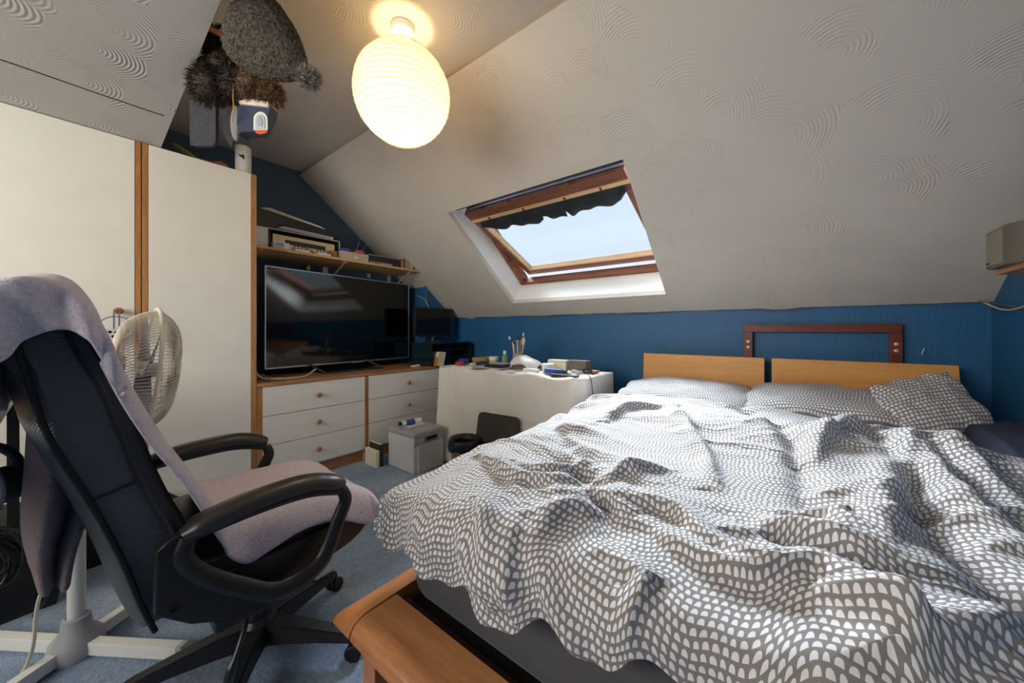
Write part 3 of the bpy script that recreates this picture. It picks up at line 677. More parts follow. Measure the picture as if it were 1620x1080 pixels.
cb = thing('speaker_cabinet', 'silver sided black case holding the stereo on the shelf', 'cabinet', (-3.08, 1.13, T))
b = B().box(-3.29, -2.955, .835, .918, T, T+.150, .002); b.build('silver_side', 'lgrey', cb)
b = B().box(-3.29, -2.955, .918, .935, T, T+.150).box(-3.29, -2.955, 1.412, 1.428, T, T+.150).box(-3.29, -2.955, .935, 1.412, T+.140, T+.150).box(-3.29, -3.27, .935, 1.412, T, T+.14)
b.build('case', 'blkm', cb)
B().box(-2.955, -2.951, .918, 1.430, T+.146, T+.151).box(-2.955, -2.951, 1.424, 1.430, T, T+.146).build('edge_strip', 'lgrey', cb)
hf = thing('hifi_tuner', 'champagne coloured hi-fi tuner with dark display inside black case', 'stereo', (-3.1, 1.17, T))
B().box(-3.24, -2.965, .950, 1.395, T, T+.118, .003).build('body', 'champ', hf)
B().box(-2.966, -2.962, 1.03, 1.32, T+.055, T+.088, .001).build('display', 'blk', hf)
for k in range(9): B().box(-2.966, -2.960, 1.05+.033*k, 1.05+.033*k+.022, T+.018, T+.032, .001).build('button', 'lgrey', hf)
B().tube([(-2.963, .966, T+.112), (-2.963, .966, T+.096), (-2.963, .984, T+.096)], .0014, 5).tube([(-2.963, .972, T+.110), (-2.963, .99, T+.110), (-2.963, .99, T+.102)], .0014, 5).build('emblem', 'grey', hf)
pr_ = thing('printer', 'black inkjet printer with silver tray on top of the case', 'printer', (-3.08, 1.14, T+.151))
b = B().prism([(.80, T+.152), (1.40, T+.152), (1.43, T+.178), (1.42, T+.205), (1.36, T+.225), (.88, T+.285), (.80, T+.225)], -3.27, -2.98, 'X', .006)
b.build('body', 'blk', pr_)
B().prism([(1.0, T+.190), (1.42, T+.172), (1.42, T+.178), (1.0, T+.198)], -2.981, -2.972, 'X').build('slot', 'dark', pr_)
B().prism([(.98, T+.163), (1.385, T+.158), (1.385, T+.180), (1.02, T+.188)], -2.985, -2.970, 'X', .003).build('paper_tray', 'grey', pr_)
B().lathe([(0, 0), (.008, 0), (.008, .003), (0, .003)], (-2.970, 1.375, T+.168), (1, 0, 0), 12).build('button', 'wht', pr_)
b = B()
for k in range(5):
    mx = Matrix.Translation((-3.09, 1.115, T+.262+.0035*k)) @ Matrix.Rotation(.02*(k-2)+.03, 4, 'Z') @ Matrix.Rotation(-.125, 4, 'X')
    q = B(); q.box(-.10, .10, -.235+.01*k, .215-.008*k, -.0015, .0015, 0, 1); q.xf(mx)
    q.build('sheet_stack', 'paperc'); ob = COL.objects[-1]
    tag(ob, 'cream paper sheet number from pile on printer', 'paper', 'sheets of paper piled on the printer'); ob['label'] = ['bottom', 'second lowest', 'middle', 'second highest', 'top'][k]+' cream sheet of the paper pile on the printer'
    ob.name = 'paper_sheet'
rd = thing('clock_radio', 'small white clock radio with blue display at left shelf end', 'radio', (-2.92, .99, T))
B().box(-2.955, -2.905, .937, 1.040, T, T+.052, .005).build('body', 'wht', rd); B().box(-2.906, -2.903, .944, 1.000, T+.018, T+.045, .001).build('display', 'lcd', rd)
for k in range(4): B().box(-2.906, -2.902, .944+.016*k, .952+.016*k, T+.006, T+.011, .001).build('button', 'grey', rd)
for k, y in enumerate((1.075, 1.235)):
    g = thing('spectacle_case', ('white case with dark glasses on it, nearer the clock radio', 'white case with dark glasses on it, nearer the beige box')[k], 'glasses', (-2.92, y+.05, T), 'glasses on the shelf edge')
    B().box(-2.945, -2.90, y, y+.105, T, T+.022, .008, 3).build('case', 'wht', g)
    b = B()
    for q in (0, .05): b.tube([(-2.905+.006*math.sin(a), y+.01+q+.016*math.cos(a), T+.030+.011*math.sin(a)) for a in [2*PI*i/14 for i in range(15)]], .003, 5, cap=False)
    b.tube(catmull([(-2.905, y+.075, T+.034), (-2.90, y+.10, T+.03), (-2.90, y+.125, T+.008)], 4), .0028, 5)
    b.build('spectacles', 'blk', g)
o = B().box(-3.10, -2.94, 1.345, 1.405, T, T+.062, .003).build('wooden_box', 'card', loc=(-3, 1.37, T)); tag(o, 'small brown wooden box between the stereo and beige box', 'box')
o = B().box(-3.06, -2.905, 1.418, 1.660, T, T+.070, .004).build('beige_box', 'beige', loc=(-3, 1.54, T)); tag(o, 'beige box with pale label at the middle of the shelf', 'box')
q = B().box(-2.906, -2.903, 1.53, 1.565, T+.022, T+.036, .001).build('label_sticker', 'wht', o)
for nm, mm, y, lb in (('purple_mouse', 'purple', 1.475, 'glossy purple computer mouse on the beige box'), ('pink_mouse', 'pinkp', 1.60, 'glossy pink computer mouse on the beige box')):
    q = thing('computer_mouse', lb, 'mouse', (-2.96, y, T+.071), 'mice on the beige box')
    b = B().ball((-2.96, y, T+.080), (.030, .056, .028), 20, Matrix.Rotation(.12, 4, 'X'))
    for v in b.bm.verts:
        if v.co.z < T+.071: v.co.z = T+.071
    b.build('shell', mm, q); B().tube([(-2.935, y-.045, T+.074), (-2.925, y, T+.073), (-2.935, y+.045, T+.074)], .003, 6).build('seam', 'blk', q)
ph = B().box(-3.20, -3.19, 1.46, 1.60, T, T+.16, .003).build('photo_frame', 'blk', loc=(-3.2, 1.53, T)); tag(ph, 'small black frame standing behind the purple mouse', 'frame')
an = thing('indoor_aerial', 'twin rod silver indoor aerial behind the beige box', 'aerial', (-3.02, 1.63, T))
B().lathe([(0, 0), (.035, 0), (.03, .05), (.012, .075), (0, .078)], (-3.10, 1.63, T), n=16).build('base', 'blk', an)
for p in ((-3.08, 1.700, 1.95), (-3.08, 1.79, 1.89)): B().tube([(-3.10, 1.63, T+.07), p], .0022, 6).build('rod', 'silver', an)
dvd = thing('disc_player', 'slim black and silver disc player with flat front on shelf', 'player', (-3.03, 1.84, T))
B().box(-3.22, -2.925, 1.672, 1.985, T, T+.078, .003).build('body', 'blk', dvd); B().box(-3.22, -2.923, 1.671, 1.986, T+.078, T+.083, .001).build('lid', 'silver', dvd)
B().box(-2.926, -2.918, 1.68, 1.90, T+.004, T+.024, .001).build('tray_front', 'silver', dvd); B().box(-2.919, -2.917, 1.69, 1.77, T+.010, T+.016).build('disc_slot', 'dark', dvd)
o = B().box(-3.02, -2.93, 2.005, 2.035, T, T+.075, .002).build('wooden_block', 'card', loc=(-2.97, 2.02, T)); tag(o, 'narrow upright brown block beside the small shelf speaker', 'box')
sp = thing('shelf_speaker', 'small taupe speaker at the right end of television shelf', 'speaker', (-2.96, 2.09, T))
b = B().prism([(-3.02, 2.05), (-2.93, 2.05), (-2.905, 2.075), (-2.905, 2.125), (-2.93, 2.150), (-3.02, 2.150)], T, T+.11, 'Z', .004); b.build('housing', 'taupe', sp)
B().box(-2.906, -2.902, 2.080, 2.122, T+.01, T+.10, .001).build('grille', 'beige', sp)

# monitor on glass stand
gs = thing('glass_stand', 'dark green glass side stand at the corner beneath monitor', 'stand', (-2.83, 2.3, .712))
B().box(-2.985, -2.68, 2.165, 2.175, .7125, .925).build('side_panel', 'glassd', gs)
B().prism([(-2.99, 2.15), (-2.66, 2.15), (-2.62, 2.45), (-2.72, 2.72), (-2.99, 2.72)], .927, .937, 'Z', .002).build('shelf', 'glassd', gs)
B().box(-2.985, -2.68, 2.69, 2.70, .0, .925).build('side_panel', 'glassd', gs)
B().box(-2.98, -2.70, 2.30, 2.69, .86, .868).build('shelf', 'glassd', gs)
mo = thing('computer_monitor', 'small black flat monitor standing in the corner right of television', 'monitor', (-2.88, 2.38, .937))
TV = Matrix.Translation((-2.885, 2.365, 0)) @ Matrix.Rotation(-.01, 4, 'Z')
tbuild(B().box(-.035, -.002, -.235, .235, .985, 1.285, .004), 'housing', 'blkm', mo)
tbuild(B().box(-.002, .002, -.235, .235, .985, 1.003, .001).box(-.002, .002, -.235, .235, 1.270, 1.285, .001).box(-.002, .002, -.235, -.222, 1.0, 1.275, .001).box(-.002, .002, .222, .235, 1.0, 1.275, .001), 'bezel', 'blk', mo)
tbuild(B().box(-.002, 0, -.222, .222, 1.003, 1.270), 'screen', 'screen', mo)
tbuild(B().box(.001, .003, -.225, -.195, .988, .993), 'badge', 'silver', mo); tbuild(B().box(.001, .003, -.01, .015, .988, .993), 'badge', 'silver', mo)
tbuild(B().lathe([(0, 0), (.10, 0), (.095, .008), (.02, .014), (.018, .06), (0, .06)], (-.02, 0, .9375), n=24), 'foot', 'blk', mo)
cable('wall_cable', [(-3.26, 2.30, 1.60), (-2.99, 2.33, 1.52), (-2.985, 2.335, 1.35), (-2.95, 2.33, 1.27)], .0035, 'blk', 'thin black cable hanging from shelf end down to the monitor')
cable('wall_cable', [(-3.1, 2.32, 1.42), (-2.98, 2.325, 1.37), (-2.95, 2.34, 1.30), (-2.93, 2.40, 1.24)], .003, 'cordw', 'thin pale cable hanging behind the television right edge')

# ---------------------------------------------------------------- cloth-covered desk and its clutter
dk = thing('side_table', 'low table hidden under an off white cloth beside the bed', 'table', (-1.68, 2.2, 0))
B().box(-2.33, -1.04, 1.98, 2.42, .725, .752, .004).build('tabletop', 'oakY', dk)
for x, y in ((-2.31, 2.0), (-2.31, 2.38), (-1.09, 2.0), (-1.09, 2.38)): B().box(x, x+.03, y, y+.03, 0, .725, .003).build('leg', 'oak', dk)
# tablecloth: wraps front and both ends
def desk_cloth():
    x0, x1, y0, y1, zt = -2.345, -1.02, 1.955, 2.44, .756
    path = []   # outline from back-left, along left, front, right, back-right
    def add(p, q, n):
        for i in range(n): path.append(Vector(p).lerp(Vector(q), i/n))
    add((x0, y1, 0), (x0, y0+.04, 0), 12); add((x0+.0, y0+.04, 0), (x0+.04, y0, 0), 3); add((x0+.04, y0, 0), (x1-.06, y0, 0), 150); add((x1-.06, y0, 0), (x1, y0+.06, 0), 6); add((x1, y0+.06, 0), (x1, y1, 0), 22); path.append(V(x1, y1, 0))
    cx, cy = (x0+x1)/2, (y0+y1)/2; P = []
    for k in range(56):
        row = []
        for i, p in enumerate(path):
            a = path[max(0, i-1)]; c = path[min(len(path)-1, i+1)]; t = (c-a).normalized(); nn = V(t.y, -t.x, 0)
            if nn.dot(p-V(cx, cy, 0)) < 0: nn = -nn
            s = i/len(path)
            if k < 8:
                f = k/8; q = V(cx+(p.x-cx)*(.55+.45*f), cy+(p.y-cy)*(f*.97+.0), zt+.004*noise.noise((p.x*9, f*5, 1)))
                if k == 0: q = V(p.x*.9+cx*.1, cy, zt)
                # a soft dip and crease near the left end of the front edge
                q.z += .010*math.sin(p.x*17)*f*(1 if p.y < y0+.02 else .3)
            else:
                d = (k-8)/47; dep = d*(.735 if p.x < -1.2 or p.y < y0+.1 else .70)
                wv = .010*math.sin(p.x*13+p.y*17)+.014*math.sin(p.x*31+p.y*29+1)*noise.noise((p.x*2, p.y*2, 3))*2
                flare = .035*d+wv*d**.6+.004*noise.noise((p.x*8, d*9, 4))
                flare += .010*sum(math.exp(-((p.x-x_)/.010)**2) for x_ in (-2.16, -1.73, -1.30))*(1 if p.y < y0+.02 else 0)+.009*math.exp(-((d-.40)/.018)**2)
                if p.x < -2.0 and p.y < y0+.05: flare += .06*d*d
                q = V(p.x, p.y, 0)+nn*max(.006, .010+flare*.5); q.z = zt-.006-dep+.010*math.sin(p.x*17)*(1-d)**3
                if k == 8: q = V(p.x, p.y, 0)+nn*.007; q.z = zt-.003+.010*math.sin(p.x*17)*(1 if p.y < y0+.02 else .3)
            row.append(q)
        P.append(row)
    # fold lines pressed in the cloth
    return P
o = B().grid(desk_cloth()).build('tablecloth', 'cloth', loc=(-1.68, 2.2, .756), sharp=179, fix=False); solid(o, .003, -1)
tag(o, 'off white creased cloth draped over the table to the floor', 'tablecloth')
# clothes top centre strip so the surface is closed
B().box(-2.25, -1.12, 2.1, 2.30, .7525, .7555).build('cloth_fold', 'cloth', o)
T = .766
def item(name, b, m, label, cat, loc, grp=None): return tag(b.build(name, m, loc=loc), label, cat, grp)
# papers at the chest end
pf = thing('magazine_file', 'leaning magazine file stuffed with white papers at chest end', 'papers', (-2.72, 2.23, .713))
b = B()
for k in range(8):
    q = Matrix.Translation((-2.715+.003*k, 2.215+.008*k, .717)) @ Matrix.Rotation(-.18-.01*k, 4, 'X') @ Matrix.Rotation(.03*random.uniform(-1, 1), 4, 'Y')
    p = B().box(-.06, .06, -.001, .001, 0, .125+.004*(k % 3), 0, 1, None); p.xf(q); p.build('sheet', 'paperc', pf)
p = B().box(-.055, .055, -.004, .0, 0, .085); p.xf(Matrix.Translation((-2.712, 2.205, .716)) @ Matrix.Rotation(-.17, 4, 'X')); p.build('file_front', 'card', pf)
clutter = [
 ('carton', B().box(-2.27, -2.19, 2.12, 2.17, T, T+.045, .003), 'bluep', 'small blue and white carton near the magazine file on table', 'box'),
 ('carton', B().box(-2.24, -2.17, 2.06, 2.10, T, T+.028, .003), 'red', 'small red packet in front of the blue carton on table', 'box'),
 ('book', B().box(-2.22, -2.06, 2.24, 2.36, T, T+.05, .002), 'card', 'brown book at the back left of the cloth covered table', 'book'),
 ('envelope', B().box(-2.15, -2.03, 2.14, 2.22, T, T+.012, .001), 'paperc', 'white envelope lying beside the dark folded cloth', 'paper'),
 ('folded_cloth', B().ball((-2.02, 2.17, T+.012), (.08, .05, .022), 16), 'navy', 'small dark blue folded cloth at left of the table', 'cloth'),
 ('toothpaste_pack', B().box(-1.33, -1.20, 2.035, 2.075, T, T+.03, .003), 'bluep', 'blue labelled pack at the front of table', 'pack'),
 ('white_packet', B().box(-1.50, -1.38, 2.02, 2.06, T, T+.022, .003), 'wht', 'small white packet left of the blue pack', 'pack'),
 ('carton', B().box(-1.42, -1.27, 2.22, 2.29, T, T+.075, .003), 'paperc', 'white carton with dark end at the back of table', 'box'),
 ('carton', B().box(-1.255, -1.12, 2.24, 2.31, T, T+.078, .003), 'taupe', 'dark printed carton right of the white carton', 'box'),
 ('tablet', B().box(-1.26, -1.06, 1.985, 2.03, T-.004, T+.006, .002), 'blk', 'thin black tablet at the front edge of table', 'tablet'),
]
for nm, bb, mm, lb, ct in clutter: item(nm, bb, mm, lb, ct, (0, 0, T)) if False else tag(bb.build(nm, mm, loc=(-1.6, 2.1, T)), lb, ct)
o = B().lathe([(0, 0), (.028, 0), (.03, .004), (.03, .006)], (-1.205, 2.245, T+.04), (0, -1, 0), 18).build('reel', 'pinkp', loc=(-1.2, 2.24, T)); tag(o, 'round pink disc propped between the two cartons', 'disc')
lp = thing('closed_laptop', 'closed black laptop lying at the front of table', 'laptop', (-1.78, 2.06, T))
B().box(-1.98, -1.68, 1.99, 2.16, T, T+.010, .003).build('base', 'grey', lp)
o = thing('black_organiser', 'flat black organiser box stacked on the laptop', 'box', (-1.75, 2.09, T+.011))
B().box(-1.86, -1.69, 2.01, 2.15, T+.011, T+.034, .004).build('base', 'blk', o); B().box(-1.84, -1.70, 2.03, 2.14, T+.034, T+.040, .002).build('lid', 'grey', o)
tb = thing('white_tub', 'white tub with yellow label and lime lid behind laptop', 'tub', (-1.93, 2.20, T))
B().lathe([(0, 0), (.034, 0), (.036, .045), (.034, .05), (0, .05)], (-1.93, 2.20, T), n=20).build('body', 'yel', tb); B().lathe([(.034, .045), (.040, .047), (.040, .075), (0, .078)], (-1.93, 2.20, T), n=20).build('lid', 'wht', tb)
B().ball((-1.985, 2.22, T+.062), (.045, .03, .012), 12).build('lime_lid', 'green', tb)
bt = thing('green_bottle', 'green plastic bottle with white cap beside the pen pot', 'bottle', (-1.83, 2.22, T))
B().lathe([(0, 0), (.022, 0), (.024, .01), (.024, .075), (.012, .095), (.011, .10)], (-1.83, 2.22, T), n=18).build('body', mat('bottle_green', (120, 160, 110), .25), bt); B().lathe([(.013, .098), (.013, .125), (0, .126)], (-1.83, 2.22, T), n=16).build('cap', 'wht', bt)
pp = thing('pen_pot', 'clear pot crammed with brushes and pens on the table', 'pen pot', (-1.76, 2.30, T))
B().lathe([(0, 0), (.036, 0), (.042, .10), (.039, .10), (.033, .004), (0, .004)], (-1.76, 2.30, T), n=22).build('pot', 'beige', pp)
for k in range(16):
    a = random.uniform(0, 2*PI); t_ = random.uniform(.1, .30); h = random.uniform(.17, .25); x, y = -1.76+.02*math.cos(a), 2.30+.02*math.sin(a)
    e = V(x+math.cos(a)*t_*h*.7, y+math.sin(a)*t_*h*.7, T+h); mm = random.choice(['card', 'wht', 'taupe', 'bluep', 'paperc', 'blk', 'silver'])
    q = B().tube([(x, y, T+.01), e], .0058, 6).build('pen', mm, pp)
    B().tube([e, e+(e-V(x, y, T)).normalized()*.025], [.009, .005], 6).build('pen_tip', random.choice(['paperc', 'blk', 'wht']), q)
P = []
for i in range(26):
    r = []
    for j in range(26):
        u, v = -1+i/12.5, -1+j/12.5; h = max(0, 1-(abs(u)**2.2+abs(v)**2.2)/1.3)**.6
        r.append((-1.60+.135*u+.02*noise.noise((u, v, 1)), 2.20+.09*v, T+.004+.085*h*(1-.25*u)*(1+.15*noise.noise((u*2, v*2, 7)))+.006*noise.noise((u*7, v*7, 3))*h))
    P.append(r)
o = B().grid(P).build('plastic_bag', 'wht', loc=(-1.6, 2.2, T), sharp=179, fix=False); tag(o, 'crumpled white bag lying beside the pen pot', 'bag'); solid(o, .003)
jr = thing('cream_tub', 'pale green tub with cream lid in front of white carton', 'tub', (-1.36, 2.13, T))
B().lathe([(0, 0), (.040, 0), (.043, .03), (0, .03)], (-1.36, 2.13, T), n=22).build('body', mat('pale_green', (206, 214, 180), .4), jr); B().lathe([(0, .03), (.045, .03), (.045, .052), (.04, .056), (0, .056)], (-1.36, 2.13, T), n=22).build('lid', 'wht', jr)
for k, (x, y) in enumerate(((-1.22, 2.10), (-1.14, 2.13), (-1.10, 2.20))):
    b = B()
    for q in range(3): b.tube([(x+.05*(1-.1*q)*math.cos(a), y+.035*(1-.1*q)*math.sin(a), T+.004+.007*q+.005*math.sin(3*a+k)) for a in [2*PI*i/20 for i in range(21)]], .0035, 5, cap=False)
    tag(b.build('coiled_lead', 'blk' if k != 1 else 'grey', loc=(x, y, T)), ['black lead coiled at the front behind the tablet', 'grey lead coiled between the two black ones', 'black lead coiled nearest the right end of table'][k], 'cable')
o = B().box(-1.15, -1.05, 2.20, 2.31, T, T+.014, .002).build('leather_wallet', 'card', loc=(-1.1, 2.2, T)); tag(o, 'flat tan wallet at the right end of the table', 'wallet')
o = B()
for k in range(4):
    c = V(-1.28+.035*k, 2.09+.01*(k % 2), T+.008); o.ball(c, (.022, .014, .012), 10, Matrix.Rotation(k, 4, 'Z'))
tag(o.build('crumpled_tissue', 'wht', loc=(-1.25, 2.1, T)), 'crumpled white tissue behind the blue pack', 'tissue')
cable('dangling_cord', [(-1.06, 2.12, T+.01), (-1.03, 2.09, T+.008), (-1.000, 2.07, .74), (-.985, 2.06, .66), (-.98, 2.05, .55)], .003, 'navy', 'thin dark cord dangling over the right end of tablecloth')

# grey cool box, tube on it, books beside
cbx = thing('cool_box', 'squat grey appliance box with recessed handle beside the chest', 'cool box', (-2.33, 1.72, 0))
B().box(-2.50, -2.175, 1.592, 1.862, .0, .262, .010).build('body', 'lgrey', cbx)
B().box(-2.505, -2.160, 1.588, 1.866, .262, .306, .010).build('lid', 'grey', cbx)
B().box(-2.176, -2.160, 1.592, 1.862, .215, .262, .004).build('front_band', 'grey', cbx)
B().box(-2.176, -2.160, 1.625, 1.862, .004, .213, .004).build('front_panel', mat('pale_metal', (206, 208, 202), .35, .2), cbx)
q = B().box(-2.162, -2.152, 1.68, 1.80, .222, .268, .008, 3).build('handle', 'silver', cbx); B().box(-2.153, -2.150, 1.69, 1.79, .232, .262, .001).build('handle_recess', 'dark', q)
o = thing('cleaning_tube', 'blue and white tube lying on the grey cool box', 'tube', (-2.36, 1.72, .307))
B().box(-2.43, -2.31, 1.65, 1.81, .307, .313, .002).build('leaflet', 'wht', o)
B().tube([(-2.38, 1.60+.03, .334), (-2.37, 1.70, .334), (-2.35, 1.79, .334)], [.020, .020, .023], 14).build('tube_body', 'wht', o)
B().tube([(-2.374, 1.665, .334), (-2.362, 1.735, .334)], [.0208, .0215], 14).build('tube_label', 'bluep', o)
B().tube([(-2.383, 1.612, .334), (-2.38, 1.63, .334)], [.016, .016], 12).build('cap', 'blk', o)
for k, (y0, h, mm, lb) in enumerate(((1.575-.05, .17, 'blk', 'black book standing between cool box and chest'), (1.49, .13, 'paperc', 'cream paperback standing beside the chest plinth'))):
    o = thing('book', lb, 'book', (-2.55, y0, 0), 'books beside the cool box')
    B().box(-2.66, -2.50, y0, y0+.028, 0, h, .002).build('cover', mm, o); B().box(-2.655, -2.505, y0+.004, y0+.024, h-.004, h+.001).build('page_block', 'paperc', o)

# waste bin with bag
bn = thing('waste_bin', 'small wicker waste bin lined with black bag', 'bin', (-1.80, 1.745, 0))
B().lathe([(0, .004), (.078, .0), (.080, .004), (.100, .285), (.096, .285), (.076, .01), (0, .01)], (-1.80, 1.745, 0), n=28).build('basket', 'wicker', bn)
P = []
for i in range(20):
    row = []
    for k in range(49):
        a = 2*PI*k/48; f = i/19; j = .006*math.sin(7*a)+.005*math.sin(13*a+2)
        if i < 9: g = i/8; r = .106+.008*math.sin(g*PI)+abs(j)*(1-g); z0_ = .222+.018*math.sin(3*a)+.012*math.sin(5*a+1); z = z0_+(.308-z0_)*g
        else: g = (i-8)/11; r = .104-.024*min(1, g*5)+j*.8*g; z = .308+.004*math.sin(5*a)*min(1, g*5)-.13*g
        row.append((-1.80+r*math.cos(a), 1.745+r*math.sin(a), z))
    P.append(row)
o = B().grid(P).build('bin_liner', 'bin', bn, sharp=179, fix=False); solid(o, .002)
b = B().ball((-1.80, 1.745, .225), (.09, .09, .02), 20); b.build('bin_contents', 'bin', bn)
# dark board leaning on the cloth
def rrect(w_, h_, r, n=6):
    out = []
    for cx, cy, a0 in ((w_/2-r, h_-r, 0), (-w_/2+r, h_-r, PI/2), (-w_/2+r, r, PI), (w_/2-r, r, 3*PI/2)):
        for k in range(n+1): a = a0+k*PI/2/n; out.append((cx+r*math.cos(a), cy+r*math.sin(a)))
    return out
br = thing('leaning_tray', 'dark grey rounded board leaning against the hanging tablecloth', 'board', (-1.62, 1.78, 0))
mx = Matrix.Translation((-1.60, 1.80, .004)) @ Matrix.Rotation(.10, 4, 'Z') @ Matrix.Rotation(-.19, 4, 'X')
b = B().prism(rrect(.34, .47, .035), -.006, .006, 'Y', .002); b.xf(mx); b.build('board', mat('charcoal_board', (66, 62, 58), .75, var=.15, nscale=4), br)
b = B().tube([(x, -.002, z) for x, z in rrect(.34, .47, .035)+[rrect(.34, .47, .035)[0]]], .0055, 6, cap=False); b.xf(mx); b.build('edge_binding', 'blk', br)

# ---------------------------------------------------------------- paper lantern
la = thing('paper_lantern', 'round cream paper lantern lit on the ceiling rose', 'lamp', (-1.365, .942, 2.41))
LC = V(-1.365, .942, 2.103); LR = .207
B().lathe([(0, 0), (.050, 0), (.052, -.008), (.046, -.026), (.030, -.032), (.006, -.034), (0, -.034)], (-1.365, .942, 2.41), n=32).build('ceiling_rose', 'wht', la)
B().tube([(-1.365, .942, 2.376), (-1.365, .942, 2.10)], .003, 8).build('cord', 'wht', la)
prof = []; nr = 22
for i in range(nr*4+1):
    a = -PI/2+.30+(PI-.75)*i/(nr*4); sag = 1-.010*abs(math.sin(PI*i/4)); prof.append((LR*math.cos(a)*sag, LR*math.sin(a)))
o = B().lathe(prof, LC, n=64).build('shade', 'lantern', la, sharp=80)
for i in range(nr+1):
    a = -PI/2+.30+(PI-.75)*i/nr + .006*math.sin(i*2.3); r = LR*math.cos(a)+.0006; z = LR*math.sin(a)
    B().tube([LC+V(r*math.cos(t), r*math.sin(t), z+.004*math.sin(t+i)) for t in [2*PI*k/48 for k in range(49)]], .0011, 4, cap=False).build('rib_hoop', mat('bamboo_rib', (206, 180, 128), .6), la)
B().lathe([(0, 0), (.02, .02), (.03, .05), (.022, .08), (.014, .10), (.014, .13), (0, .13)], LC+V(0, 0, -.115), n=18).build('bulb', emis('bulb_glow', (255, 226, 170), 6), la) if False else None

# ---------------------------------------------------------------- hats on the bulkhead pegs
def peg(p, q, label): 
    o = B().tube([p, q], .011, 12).build('coat_peg', 'oak', loc=p); return tag(o, label, 'peg', 'wooden pegs on the bulkhead edge')
peg((-1.80, .334, 2.245), (-1.775, .42, 2.225), 'wooden peg holding the fur hat, nearer the top')
peg((-1.985, .334, 2.205), (-1.96, .40, 2.195), 'wooden peg half hidden under the fur hat, lower')
peg((-1.52, .334, 2.27), (-1.50, .46, 2.26), 'wooden peg above the knitted bobble hat')
def strands(b, fn, n, length, wid, droop=.3, jitter=.4):
    for _ in range(n):
        p, nn = fn(); d = (nn+V(random.gauss(0, jitter), random.gauss(0, jitter), random.gauss(0, jitter)-droop)).normalized()
        s = d.cross(V(random.uniform(-1, 1), random.uniform(-1, 1), random.uniform(-1, 1))).normalized()*wid
        L_ = length*random.uniform(.5, 1.2); m = p+d*L_*.55+V(0, 0, -.1*L_*droop); e = p+d*L_+V(0, 0, -.5*L_*droop)
        a, c, f, g, h = [b.bm.verts.new(q) for q in (p-s, p+s, m+s*.7, m-s*.7, e)]
        b.bm.faces.new((a, c, f, g)); b.bm.faces.new((g, f, h))
def on_ell(c, r, mx=None):
    def f():
        v = V(random.gauss(0, 1), random.gauss(0, 1), random.gauss(0, 1)).normalized()
        p = V(v.x*r[0], v.y*r[1], v.z*r[2]); nn = V(v.x/r[0], v.y/r[1], v.z/r[2]).normalized()
        if mx: p = mx @ p; nn = mx @ nn
        return Vector(c)+p, nn
    return f
# knitted hat
kh = thing('bobble_hat', 'charcoal knitted bobble hat hanging highest on the pegs', 'hat', (-1.50, .46, 2.2))
A0, A1 = V(-1.565, .420, 2.185), V(-1.412, .540, 2.005); ax = (A1-A0).normalized(); Ln = (A1-A0).length
px_ = V(-.62, .785, 0); side = ax.cross(px_).normalized(); dep_ = side.cross(ax).normalized()
P = []; nn_ = 72
prof = [(0, 1.0), (.12, 1.02), (.25, .99), (.40, .90), (.55, .77), (.70, .60), (.84, .40), (.94, .22), (1.0, .08)]
ts = np.linspace(0, 1, 46)
for t in ts:
    r = float(np.interp(t, [p[0] for p in prof], [p[1] for p in prof]))*.122
    row = []
    for k in range(nn_+1):
        a = 2*PI*k/nn_; rb = 1+.045*math.cos(a*24+ (1.2 if int(t*22) % 2 else 0))+.05*noise.noise((math.cos(a)*1.5, math.sin(a)*1.5, t*4))
        row.append(A0+ax*(t*Ln*1.08-.02*math.cos(a)*(1-t)) + side*math.cos(a)*r*rb + dep_*math.sin(a)*r*.55*rb + V(0, 0, -.012*math.sin(t*PI)))
    P.append(row)
b = B().grid(P); o = b.build('knit_body', 'knit', kh, sharp=179, fix=False); solid(o, .008)
b = B()
def knitpt():
    i = random.randrange(0, 44); k = random.randrange(nn_); p = P[i][k]; q = p-(A0+ax*(i/45*Ln)); return p, q.normalized()
strands(b, knitpt, 2600, .010, .0010, .1, .8); b.build('knit_fuzz', 'yarn', kh, fix=False)['kind'] = 'stuff'
pc = V(-1.388, .558, 1.978); b = B().ball(pc, .030, 14); strands(b, on_ell(pc, (.028,)*3), 1200, .024, .0014, .0, .35)
b.build('pompom', 'yarn', kh, fix=False)
# fur trapper hat
fh = thing('fur_trapper_hat', 'dark brown fur trapper hat with hanging ear flaps', 'hat', (-1.83, .42, 2.1))
els = [((-1.855, .415, 2.228), (.052, .055, .070)), ((-1.850, .42, 2.16), (.070, .06, .075)), ((-1.915, .385, 2.085), (.085, .06, .080)), ((-1.835, .44, 2.085), (.080, .055, .062))]
b = B()
for c, r in els: b.ball(c, r, 16)
for c, r in els: strands(b, on_ell(c, r), 1500, .030, .0016, .35, .45)
b.build('dark_fur', 'fur', fh, fix=False)
b = B(); els2 = [((-1.765, .485, 2.062), (.075, .055, .052)), ((-1.71, .53, 2.045), (.048, .05, .045))]
for c, r in els2: b.ball(c, r, 16); strands(b, on_ell(c, r), 1700, .026, .0015, .35, .45)
b.build('brown_fur', 'fur2', fh, fix=False)
fr_ = V(-.785, -.62, 0)*-1   # image-right direction
